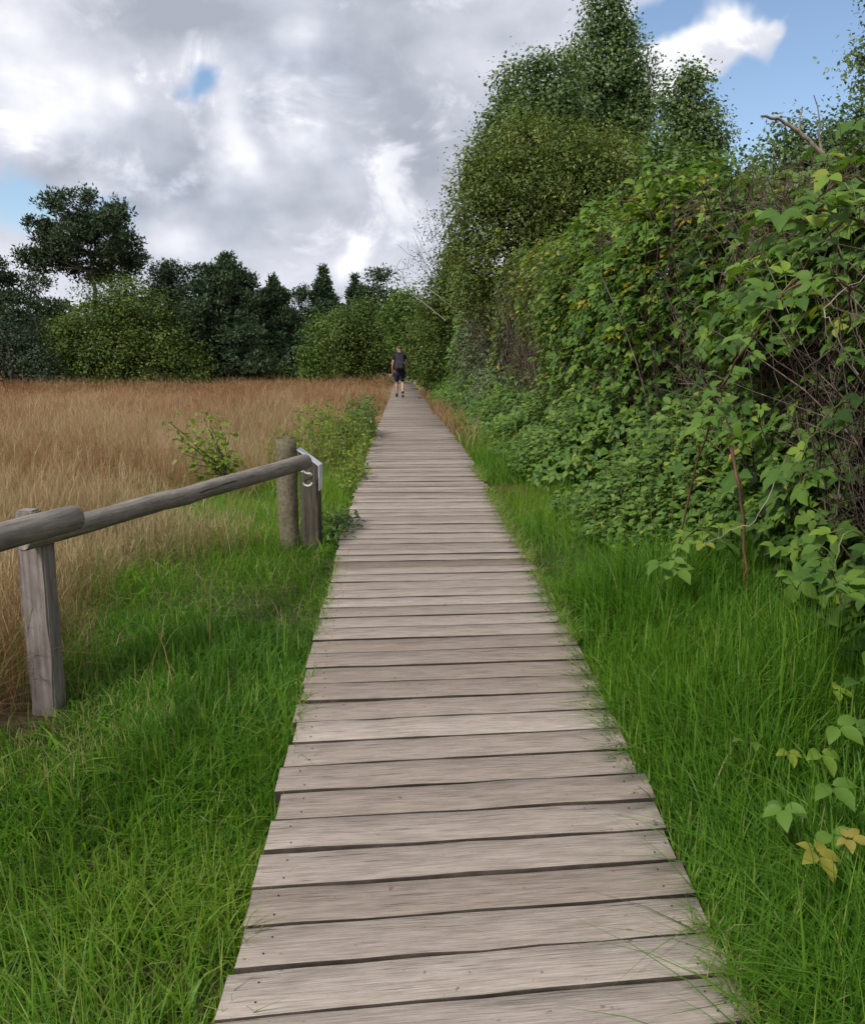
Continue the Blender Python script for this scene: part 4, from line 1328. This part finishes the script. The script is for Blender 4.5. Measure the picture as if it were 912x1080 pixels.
def square_post(name, x, y, z0, z1, sx, sy, rot, mat, parent, base, slope=0.0, lean=0.0, notch=0):
    bm = bmesh.new()
    nz = 8
    for k in range(nz + 1):
        z = z0 + (z1 - z0) * k / nz
        for (u, v) in ((-1, -1), (1, -1), (1, 1), (-1, 1)):
            zz = z + (slope * u * -1 if k == nz else 0)
            j = random.gauss(0, .0018)
            bm.verts.new((u * sx / 2 + j, v * sy / 2 + random.gauss(0, .0018), zz))
    bm.verts.ensure_lookup_table()
    for k in range(nz):
        for q in range(4):
            bm.faces.new([bm.verts[k * 4 + q], bm.verts[k * 4 + (q + 1) % 4], bm.verts[k * 4 + 4 + (q + 1) % 4], bm.verts[k * 4 + 4 + q]])
    bm.faces.new([bm.verts[nz * 4 + q] for q in range(4)])
    bm.faces.new([bm.verts[q] for q in (3, 2, 1, 0)])
    ed = [e for e in bm.edges if abs((e.verts[0].co - e.verts[1].co).normalized().z) > .9 or (min(v.co.z for v in e.verts) > z1 - .15 and abs((e.verts[0].co - e.verts[1].co).normalized().z) < .8)]
    bmesh.ops.bevel(bm, geom=ed, offset=.007, segments=2, affect='EDGES')
    me = bpy.data.meshes.new(name)
    bm.to_mesh(me)
    bm.free()
    me.attributes.new('tint', 'FLOAT', 'FACE').data.foreach_set('value', [.5] * len(me.polygons))
    me.materials.append(M[mat])
    o = bpy.data.objects.new(name, me)
    C.objects.link(o)
    o.parent = parent
    o.location = (x - base[0], y - base[1], -base[2])
    o.rotation_euler = (0, lean, rot)
    return o


def build_fence():
    base = np.array([-1.46, 3.2, float(gz(-1.46, 3.2))])
    t = thing('rail_fence', 'low rustic fence of grey log rails on wooden posts left of the boardwalk', 'fence', base)
    g = float(gz(-1.46, 3.2))
    square_post('post', -1.515, 3.245, g - .25, .80, .092, .1, R(-2), 'post', t, base)
    # half-round back piece of the near post, reaching up behind the rails
    square_post('post', -1.585, 3.34, g - .25, .85, .075, .07, R(-2), 'post', t, base)
    # rail lying on the near post and sloping away to the round post
    log('rail', (-1.50, 3.10, .775), (-.835, 5.66, .775), .041, .05, 'log', t, base, bend=.0)
    log('rail', (-2.02, .2, .882), (-1.285, 3.05, .868), .05, .046, 'log', t, base)
    g2 = float(gz(-.985, 5.82))
    log('post', (-.985, 5.82, g2 - .3), (-.985, 5.82, .917), .071, .069, 'roundpost', t, base, 18)
    g3 = float(gz(-1.97, .35))
    log('post', (-1.97, .32, g3 - .3), (-1.97, .32, .825), .07, .068, 'roundpost', t, base, 18)

    # marker post with slanting top, bent white plate and a painted figure
    x0, y0 = -.835, 5.86
    g4 = float(gz(x0, y0))
    b2 = np.array([x0, y0, g4])
    t2 = thing('marker_post', 'short dark square marker post with white slanted cap next to the boardwalk', 'post', b2)
    sw, slope, zt = .125, .052, .775
    square_post('shaft', x0, y0, g4 - .25, zt, sw, .12, R(-3), 'darkpost', t2, b2, slope)
    # bent plate: over the slope and down the side towards the walk
    bm = bmesh.new()
    hw, th = sw / 2 + .006, .004
    yy = .066
    prof = [(-hw - .004, zt + slope + .012), (hw, zt - slope + .008), (hw, zt - slope - .16)]
    out = [(-hw - .004, zt + slope + .012 + th + .002), (hw + th, zt - slope + .008 + th), (hw + th, zt - slope - .16)]
    loop = prof + out[::-1]
    a = [bm.verts.new((p[0], -yy, p[1])) for p in loop]
    b = [bm.verts.new((p[0], yy, p[1])) for p in loop]
    n = len(loop)
    for i in range(n):
        bm.faces.new([a[i], a[(i + 1) % n], b[(i + 1) % n], b[i]])
    for vs, rv in ((a, 1), (b, 0)):
        for i in range(2):
            q = [vs[i], vs[i + 1], vs[n - 2 - i], vs[n - 1 - i]]
            bm.faces.new(q[::-1] if rv else q)
    bmesh.ops.recalc_face_normals(bm, faces=bm.faces)
    me = bpy.data.meshes.new('cap_plate')
    bm.to_mesh(me)
    bm.free()
    me.materials.append(M['metal'])
    o = bpy.data.objects.new('cap_plate', me)
    C.objects.link(o)
    o.parent = t2
    o.location = (0, 0, -b2[2])
    o.rotation_euler = (0, 0, R(-3))
    # the painted mark
    zq = .64
    pts = np.array([(-.046, .052), (-.035, .060), (-.024, .048), (-.004, .041), (.012, .043), (.022, .034), (.02, .02), (.004, .011), (-.016, .006), (-.032, -.006), (-.037, -.024), (-.026, -.038), (-.004, -.043), (.014, -.036), (.024, -.02)])
    sp = np.linspace(0, len(pts) - 1, 60)
    q2 = np.stack([np.interp(sp, np.arange(len(pts)), pts[:, k]) for k in range(2)], -1)
    tg = norm(np.gradient(q2, axis=0))
    nn = np.stack([-tg[:, 1], tg[:, 0]], -1) * .0062
    l, r = q2 - nn, q2 + nn
    yf = -.0625
    m = MB()
    V = np.concatenate([np.stack([l[:, 0], np.full(60, yf - .002), l[:, 1]], -1), np.stack([r[:, 0], np.full(60, yf - .002), r[:, 1]], -1),
                        np.stack([l[:, 0], np.full(60, yf + .004), l[:, 1]], -1), np.stack([r[:, 0], np.full(60, yf + .004), r[:, 1]], -1)]) + [0, 0, zq]
    f = [[i, i + 1, 60 + i + 1, 60 + i] for i in range(59)] + [[i, i + 1, 120 + i + 1, 120 + i] for i in range(59)] + [[60 + i, 61 + i, 181 + i, 180 + i] for i in range(59)]
    m.add(V, f)
    o = m.build('painted_figure', M['paint'], t2)
    o.location = (0, 0, -b2[2])
    o.rotation_euler = (0, 0, R(-3))


# ------------------------------------------------------------------ the walker
def skin_mesh(name, verts, edges, mat, parent=None, root=0, sub=2):
    me = bpy.data.meshes.new(name)
    me.from_pydata([v[:3] for v in verts], edges, [])
    o = bpy.data.objects.new(name, me)
    C.objects.link(o)
    o.modifiers.new('skin', 'SKIN')
    sv = me.skin_vertices[0].data if me.skin_vertices else None
    if sv is None:
        bmx = bmesh.new()
        bmx.from_mesh(me)
        bmx.verts.layers.skin.verify()
        bmx.to_mesh(me)
        bmx.free()
        sv = me.skin_vertices[0].data
    for i, v in enumerate(verts):
        sv[i].radius = (v[3], v[4] if len(v) > 4 else v[3])
        sv[i].use_root = i == root
    s = o.modifiers.new('sub', 'SUBSURF')
    s.levels = s.render_levels = sub
    me.materials.append(mat)
    # bake
    dg = bpy.context.evaluated_depsgraph_get()
    nm = bpy.data.meshes.new_from_object(o.evaluated_get(dg))
    o.modifiers.clear()
    o.data = nm
    nm.polygons.foreach_set('use_smooth', [True] * len(nm.polygons))
    if parent is not None:
        o.parent = parent
    return o


def build_person():
    skin = plain('skin', (.46, .27, .19), .55, .08, 12)
    navy = plain('navy_cloth', (.012, .014, .035), .85, .25, 20)
    dark = plain('dark_tshirt', (.014, .014, .022), .85, .25, 20)
    hairm = plain('greying_hair', (.09, .075, .065), .7, .3, 60)
    shoe = plain('black_shoe', (.015, .015, .016), .6, .2, 20)
    packm = plain('charcoal_pack', (.035, .034, .045), .75, .3, 20)
    strapm = plain('black_strap', (.015, .015, .018), .7, .2, 20)
    X, Y = -1.13, 30.2
    Z = float(wz(Y)) + .003
    V = [(0, 0, .95, .15, .11), (0, .01, 1.1, .135, .1), (0, .02, 1.28, .16, .105), (0, .01, 1.42, .13, .085), (0, .01, 1.5, .058), (0, .025, 1.56, .055), (0, .035, 1.615, .078, .09), (0, .03, 1.685, .08, .092), (0, .025, 1.735, .052, .06)]
    E = [(i, i + 1) for i in range(8)]

    def add(p, par):
        V.append(p)
        E.append((par, len(V) - 1))
        return len(V) - 1
    # face: nose and ears
    add((0, .135, 1.645, .014), 7)
    for s in (-1, 1):
        add((s * .088, .025, 1.65, .014, .022), 7)
        sh = add((s * .175, 0, 1.44, .06), 3)
        el = add((s * .235, -.04 * s - .03, 1.16, .044), sh)
        fo = add((s * .25, .03 - .05 * s, 1.02, .038), el)
        wr = add((s * .25, .08 - .06 * s, .915, .026), fo)
        pa = add((s * .248, .1 - .06 * s, .86, .03, .018), wr)
        for k, (o_, ln) in enumerate(((-.026, .06), (-.009, .07), (.009, .066), (.025, .052))):
            kn = add((s * .25, .1 - .06 * s + o_, .82, .009), pa)
            md = add((s * .246, .106 - .06 * s + o_, .82 - ln * .55, .008), kn)
            add((s * .238, .11 - .06 * s + o_, .82 - ln, .007), md)
        th = add((s * .235, .14 - .06 * s, .865, .011), pa)
        add((s * .228, .155 - .06 * s, .83, .009), th)
        hp = add((s * .085, .0, .88, .095), 0)
        kx, ky, kz, ax, ay, az = (-.1, .13, .5, -.105, .16, .1) if s < 0 else (.1, .05, .49, .1, -.2, .16)
        th_ = add(((s * .085 + kx) / 2, ky / 2, .69, .082), hp)
        kn = add((kx, ky, kz, .058), th_)
        ca = add((kx + (ax - kx) * .35, ky + (ay - ky) * .35 - .02, kz + (az - kz) * .35, .058), kn)
        an = add((ax, ay, az, .036), ca)
        fz = (.045, .04) if s < 0 else (.05, .035)
        f1 = add((ax, ay + .06, fz[0], .038), an)
        add((ax, ay + .17, fz[1], .032), f1)
    t = skin_mesh('person', V, E, skin)
    t.location = (X, Y, Z)
    t.rotation_euler = (0, 0, R(2))
    tag(t, 'walker seen from behind in dark t-shirt and navy shorts on the boardwalk', 'person')
    # clothes
    S = [(0, 0, .84, .2, .155), (0, 0, .95, .195, .15), (0, .01, 1.1, .175, .135), (0, .02, 1.28, .182, .13), (0, .01, 1.42, .14, .1), (0, .01, 1.5, .07)]
    Es = [(i, i + 1) for i in range(5)]
    for s in (-1, 1):
        S.append((s * .18, 0, 1.44, .074))
        Es.append((4, len(S) - 1))
        S.append((s * .218, -.02 * s - .018, 1.27, .066))
        Es.append((len(S) - 2, len(S) - 1))
    skin_mesh('t_shirt', S, Es, dark, t)
    S = [(0, 0, 1.04, .17, .13), (0, 0, .9, .19, .145)]
    Es = [(0, 1)]
    for s, (kx, ky) in ((-1, (-.1, .105)), (1, (.1, .045))):
        S.append((s * .09, .01, .84, .125))
        Es.append((1, len(S) - 1))
        S.append((kx, ky * .65, .64, .104))
        Es.append((len(S) - 2, len(S) - 1))
        S.append((kx, ky, .54, .096))
        Es.append((len(S) - 2, len(S) - 1))
    skin_mesh('shorts', S, Es, navy, t)
    skin_mesh('hair', [(0, -.01, 1.64, .078, .06), (0, .0, 1.7, .088, .09), (0, .015, 1.745, .062, .07)], [(0, 1), (1, 2)], hairm, t)
    for s in (-1, 1):
        ax, ay, az = (-.105, .16, .1) if s < 0 else (.1, -.2, .16)
        fz = (.045, .04) if s < 0 else (.05, .035)
        z0 = .0
        skin_mesh('shoe', [(ax, ay - .04, fz[0] + .01, .048), (ax, ay + .06, fz[0], .048, .04), (ax, ay + .18, fz[1], .042, .034)], [(0, 1), (1, 2)], shoe, t)
        skin_mesh('sock', [(ax, ay, az - .03, .046), (ax, ay + (.0 if s < 0 else .03), az + .07, .048)], [(0, 1)], shoe, t, sub=1)
    # rucksack, worn but a thing of its own
    r = thing('backpack', 'dark charcoal rucksack worn on the back of the walker', 'backpack', (X, Y, Z))
    r.rotation_euler = (0, 0, R(2))
    def soft(name, ctr, dim, mat, bev, taper=1.0):
        bm = bmesh.new()
        bmesh.ops.create_cube(bm, size=1)
        for v in bm.verts:
            k = taper if v.co.z > 0 else 1
            v.co = Vector((v.co.x * dim[0] * k, v.co.y * dim[1] * k, v.co.z * dim[2]))
        bmesh.ops.bevel(bm, geom=list(bm.edges), offset=bev, segments=4, affect='EDGES', profile=.6)
        for v in bm.verts:
            v.co += Vector(ctr)
        me = bpy.data.meshes.new(name)
        bm.to_mesh(me)
        bm.free()
        me.polygons.foreach_set('use_smooth', [True] * len(me.polygons))
        me.materials.append(mat)
        o = bpy.data.objects.new(name, me)
        C.objects.link(o)
        o.parent = r
        return o
    soft('main_bag', (.01, -.225, 1.23), (.32, .18, .54), packm, .06, .86)
    soft('front_pocket', (.01, -.335, 1.12), (.23, .07, .24), packm, .03, .92)
    soft('lid', (.01, -.22, 1.5), (.26, .17, .09), strapm, .04, .9)
    for s in (-1, 1):
        m = MB()
        m.tube([(s * .1, -.13, 1.47), (s * .115, -.03, 1.535), (s * .12, .09, 1.47), (s * .125, .145, 1.33), (s * .14, .09, 1.16), (s * .14, -.12, 1.06)], .017, 6)
        m.build('shoulder_strap', strapm, r, True)


# ------------------------------------------------------------------ light, sky, camera
SUN_EL, SUN_AZ = 47.0, -138.0      # azimuth from +Y towards +X: the sun stands to the left, a little behind the viewer


def build_world():
    w = bpy.data.worlds.new('World')
    bpy.context.scene.world = w
    w.use_nodes = True
    nt = w.node_tree
    N, L = nt.nodes, nt.links
    N.clear()
    tc = N.new('ShaderNodeTexCoord')
    sky = N.new('ShaderNodeTexSky')
    sky.sky_type = 'NISHITA'
    sky.sun_disc = False
    sky.sun_elevation = R(SUN_EL)
    sky.sun_rotation = R(SUN_AZ)
    sky.air_density, sky.dust_density, sky.ozone_density = 1.0, .6, 1.2
    bg1 = N.new('ShaderNodeBackground')
    bg1.inputs[1].default_value = .14
    L.new(sky.outputs[0], bg1.inputs[0])

    def math_(op, a, b=None, c=None, clamp=False):
        n = N.new('ShaderNodeMath')
        n.operation = op
        n.use_clamp = clamp
        for i, v in enumerate((a, b, c)):
            if v is None:
                continue
            if isinstance(v, (int, float)):
                n.inputs[i].default_value = v
            else:
                L.new(v, n.inputs[i])
        return n.outputs[0]

    # warp the direction a little so that nothing in the clouds is round
    wn = N.new('ShaderNodeTexNoise')
    wn.inputs['Scale'].default_value = 7
    wn.inputs['Detail'].default_value = 4
    wn.inputs['Roughness'].default_value = .6
    L.new(tc.outputs['Generated'], wn.inputs['Vector'])
    sub = N.new('ShaderNodeVectorMath')
    sub.operation = 'SUBTRACT'
    L.new(wn.outputs['Color'], sub.inputs[0])
    sub.inputs[1].default_value = (.5, .5, .5)
    scl = N.new('ShaderNodeVectorMath')
    scl.operation = 'SCALE'
    scl.inputs['Scale'].default_value = .095
    L.new(sub.outputs[0], scl.inputs[0])
    add = N.new('ShaderNodeVectorMath')
    add.operation = 'ADD'
    L.new(tc.outputs['Generated'], add.inputs[0])
    L.new(scl.outputs[0], add.inputs[1])
    nd = N.new('ShaderNodeVectorMath')
    nd.operation = 'NORMALIZE'
    L.new(add.outputs[0], nd.inputs[0])
    D = nd.outputs[0]

    def blob(px, py, r, soft=1.0, stretch=1.0):
        """soft spot of the sky round a direction: 1 in the middle, 0 beyond r (in photo pixels)"""
        d = norm(at(px, py, 1000.) - np.array([0, 0, CAM_Z]))
        s = N.new('ShaderNodeVectorMath')
        s.operation = 'SUBTRACT'
        L.new(D, s.inputs[0])
        s.inputs[1].default_value = tuple(d)
        m = N.new('ShaderNodeVectorMath')
        m.operation = 'MULTIPLY'
        L.new(s.outputs[0], m.inputs[0])
        m.inputs[1].default_value = (1 / stretch, 1 / stretch, 1)
        l = N.new('ShaderNodeVectorMath')
        l.operation = 'LENGTH'
        L.new(m.outputs[0], l.inputs[0])
        mr = N.new('ShaderNodeMapRange')
        mr.interpolation_type = 'SMOOTHSTEP'
        mr.inputs[1].default_value = 0 if soft >= 1 else r / F * (1 - soft)
        mr.inputs[2].default_value = r / F
        mr.inputs[3].default_value = 1
        mr.inputs[4].default_value = 0
        L.new(l.outputs[1], mr.inputs[0])
        return mr.outputs[0]

    def total(items):
        s = None
        for b_, k in items:
            t_ = math_('MULTIPLY', b_, k)
            s = t_ if s is None else math_('ADD', s, t_)
        return s

    # cloud noise, flattened towards the horizon
    cb = N.new('ShaderNodeMapping')
    cb.inputs['Scale'].default_value = (1, 1, 1.5)
    L.new(tc.outputs['Generated'], cb.inputs[0])
    n1 = N.new('ShaderNodeTexNoise')
    n1.inputs['Scale'].default_value = 4.2
    n1.inputs['Detail'].default_value = 9
    n1.inputs['Roughness'].default_value = .55
    n1.inputs['Distortion'].default_value = .3
    L.new(cb.outputs[0], n1.inputs['Vector'])
    n2 = N.new('ShaderNodeTexNoise')
    n2.inputs['Scale'].default_value = 9.5
    n2.inputs['Detail'].default_value = 8
    n2.inputs['Roughness'].default_value = .5
    L.new(cb.outputs[0], n2.inputs['Vector'])

    blue = total([(blob(860, 150, 230, .85, 1.0), 1.5), (blob(740, 180, 120), 1.0), (blob(900, 20, 150), 1.0), (blob(203, 99, 18, 1, 1.5), .72), (blob(25, 212, 46), .95), (blob(1300, 100, 500), 1.4),
                  (blob(700, 40, 60), .9), (blob(100, 232, 34, 1, 1.6), .55)])
    white = total([(blob(764, 52, 50, 1, 1.8), 1.9), (blob(822, 40, 24, 1, 1.6), 1.1), (blob(812, 74, 20), .8), (blob(700, 85, 50), 1.1)])
    cover = math_('ADD', math_('SUBTRACT', .72, blue), white)
    cover = math_('ADD', cover, math_('MULTIPLY', math_('SUBTRACT', n1.outputs['Fac'], .5), 1.1))
    mr = N.new('ShaderNodeMapRange')
    mr.interpolation_type = 'SMOOTHSTEP'
    mr.inputs[1].default_value, mr.inputs[2].default_value = .02, .72
    L.new(cover, mr.inputs[0])
    alpha = mr.outputs[0]

    brt = total([(blob(25, 60, 95, 1, 1.3), .36), (blob(60, 112, 50, 1, 1.4), .24), (blob(250, 165, 44), .36), (blob(322, 140, 38), .28), (blob(128, 112, 34, 1, .8), .22), (blob(190, 245, 46, 1, 1.3), .28),
                 (blob(372, 272, 26), .3), (blob(310, 40, 34), .22), (blob(60, 345, 60), .2), (blob(240, 118, 30), .2), (blob(768, 45, 110, 1, 1.6), .22), (blob(400, 380, 150, 1, 2), .16), (blob(160, 80, 60, 1, 1.6), .12)])
    drk = total([(blob(110, 25, 120, 1, 1.4), .34), (blob(430, 170, 110, 1, 1.2), .15), (blob(440, 20, 170, 1, 1.5), .1), (blob(110, 185, 90, 1, 1.6), .15), (blob(220, 210, 60, 1, 2), .15), (blob(330, 230, 50, 1, 2), .12)])
    lum = math_('ADD', math_('SUBTRACT', .51, drk), math_('MULTIPLY', brt, 1.35))
    # billows: the fine noise with firmer edges, on top of the soft layers
    n3 = N.new('ShaderNodeTexNoise')
    n3.inputs['Scale'].default_value = 7.5
    n3.inputs['Detail'].default_value = 10
    n3.inputs['Roughness'].default_value = .58
    n3.inputs['Distortion'].default_value = .5
    L.new(cb.outputs[0], n3.inputs['Vector'])
    m3 = N.new('ShaderNodeMapRange')
    m3.interpolation_type = 'SMOOTHSTEP'
    m3.inputs[1].default_value, m3.inputs[2].default_value = .5, .66
    m3.inputs[3].default_value, m3.inputs[4].default_value = -.05, .36
    L.new(n3.outputs['Fac'], m3.inputs[0])
    lum = math_('ADD', lum, m3.outputs[0])
    lum = math_('ADD', lum, math_('MULTIPLY', math_('SUBTRACT', n2.outputs['Fac'], .5), .95))
    lum = math_('ADD', lum, math_('MULTIPLY', math_('SUBTRACT', n1.outputs['Fac'], .5), .7))
    cr = ramp(N, [(.2, (.38, .405, .475)), (.4, (.52, .545, .625)), (.6, (.66, .68, .755)), (.8, (.84, .85, .9)), (1.0, (1.02, 1.02, 1.02))])
    L.new(lum, cr.inputs[0])
    bg2 = N.new('ShaderNodeBackground')
    bg2.inputs[1].default_value = 1.0
    L.new(cr.outputs[0], bg2.inputs[0])
    mx = N.new('ShaderNodeMixShader')
    L.new(alpha, mx.inputs[0])
    L.new(bg1.outputs[0], mx.inputs[1])
    L.new(bg2.outputs[0], mx.inputs[2])
    o = N.new('ShaderNodeOutputWorld')
    L.new(mx.outputs[0], o.inputs[0])
    w.cycles.sampling_method = 'MANUAL'
    w.cycles.sample_map_resolution = 1024

    s = bpy.data.lights.new('sun', 'SUN')
    s.energy = 3.1
    s.angle = R(9)
    s.color = (1, .95, .87)
    so = bpy.data.objects.new('sun', s)
    C.objects.link(so)
    el, az = R(SUN_EL), R(SUN_AZ)
    d = Vector((math.sin(az) * math.cos(el), math.cos(az) * math.cos(el), math.sin(el)))
    so.rotation_euler = (-d).to_track_quat('-Z', 'Y').to_euler()
    so.location = d * 60


def build_camera():
    c = bpy.data.cameras.new('camera')
    c.sensor_fit = 'HORIZONTAL'
    c.sensor_width = 36
    c.lens = 36 * F / 912
    c.clip_start, c.clip_end = .05, 3000
    o = bpy.data.objects.new('camera', c)
    C.objects.link(o)
    o.location = (0, 0, CAM_Z)
    o.rotation_euler = (R(90) - PITCH, 0, 0)
    sc = bpy.context.scene
    sc.camera = o
    sc.render.resolution_x, sc.render.resolution_y = 864, 1024
    sc.render.engine = 'CYCLES'
    sc.cycles.max_bounces = 6
    sc.cycles.diffuse_bounces = 3
    sc.cycles.glossy_bounces = 2
    sc.cycles.transmission_bounces = 4
    sc.cycles.use_denoising = True
    sc.cycles.use_adaptive_sampling = True
    sc.cycles.adaptive_threshold = .02
    sc.view_settings.view_transform = 'Standard'
    sc.view_settings.look = 'None'
    sc.view_settings.exposure = .18
    sc.view_settings.gamma = 1


build_world()
build_camera()
build_ground()
build_walk()
build_grass()
build_trees()
build_hedge()
build_plants()
build_fence()
build_person()
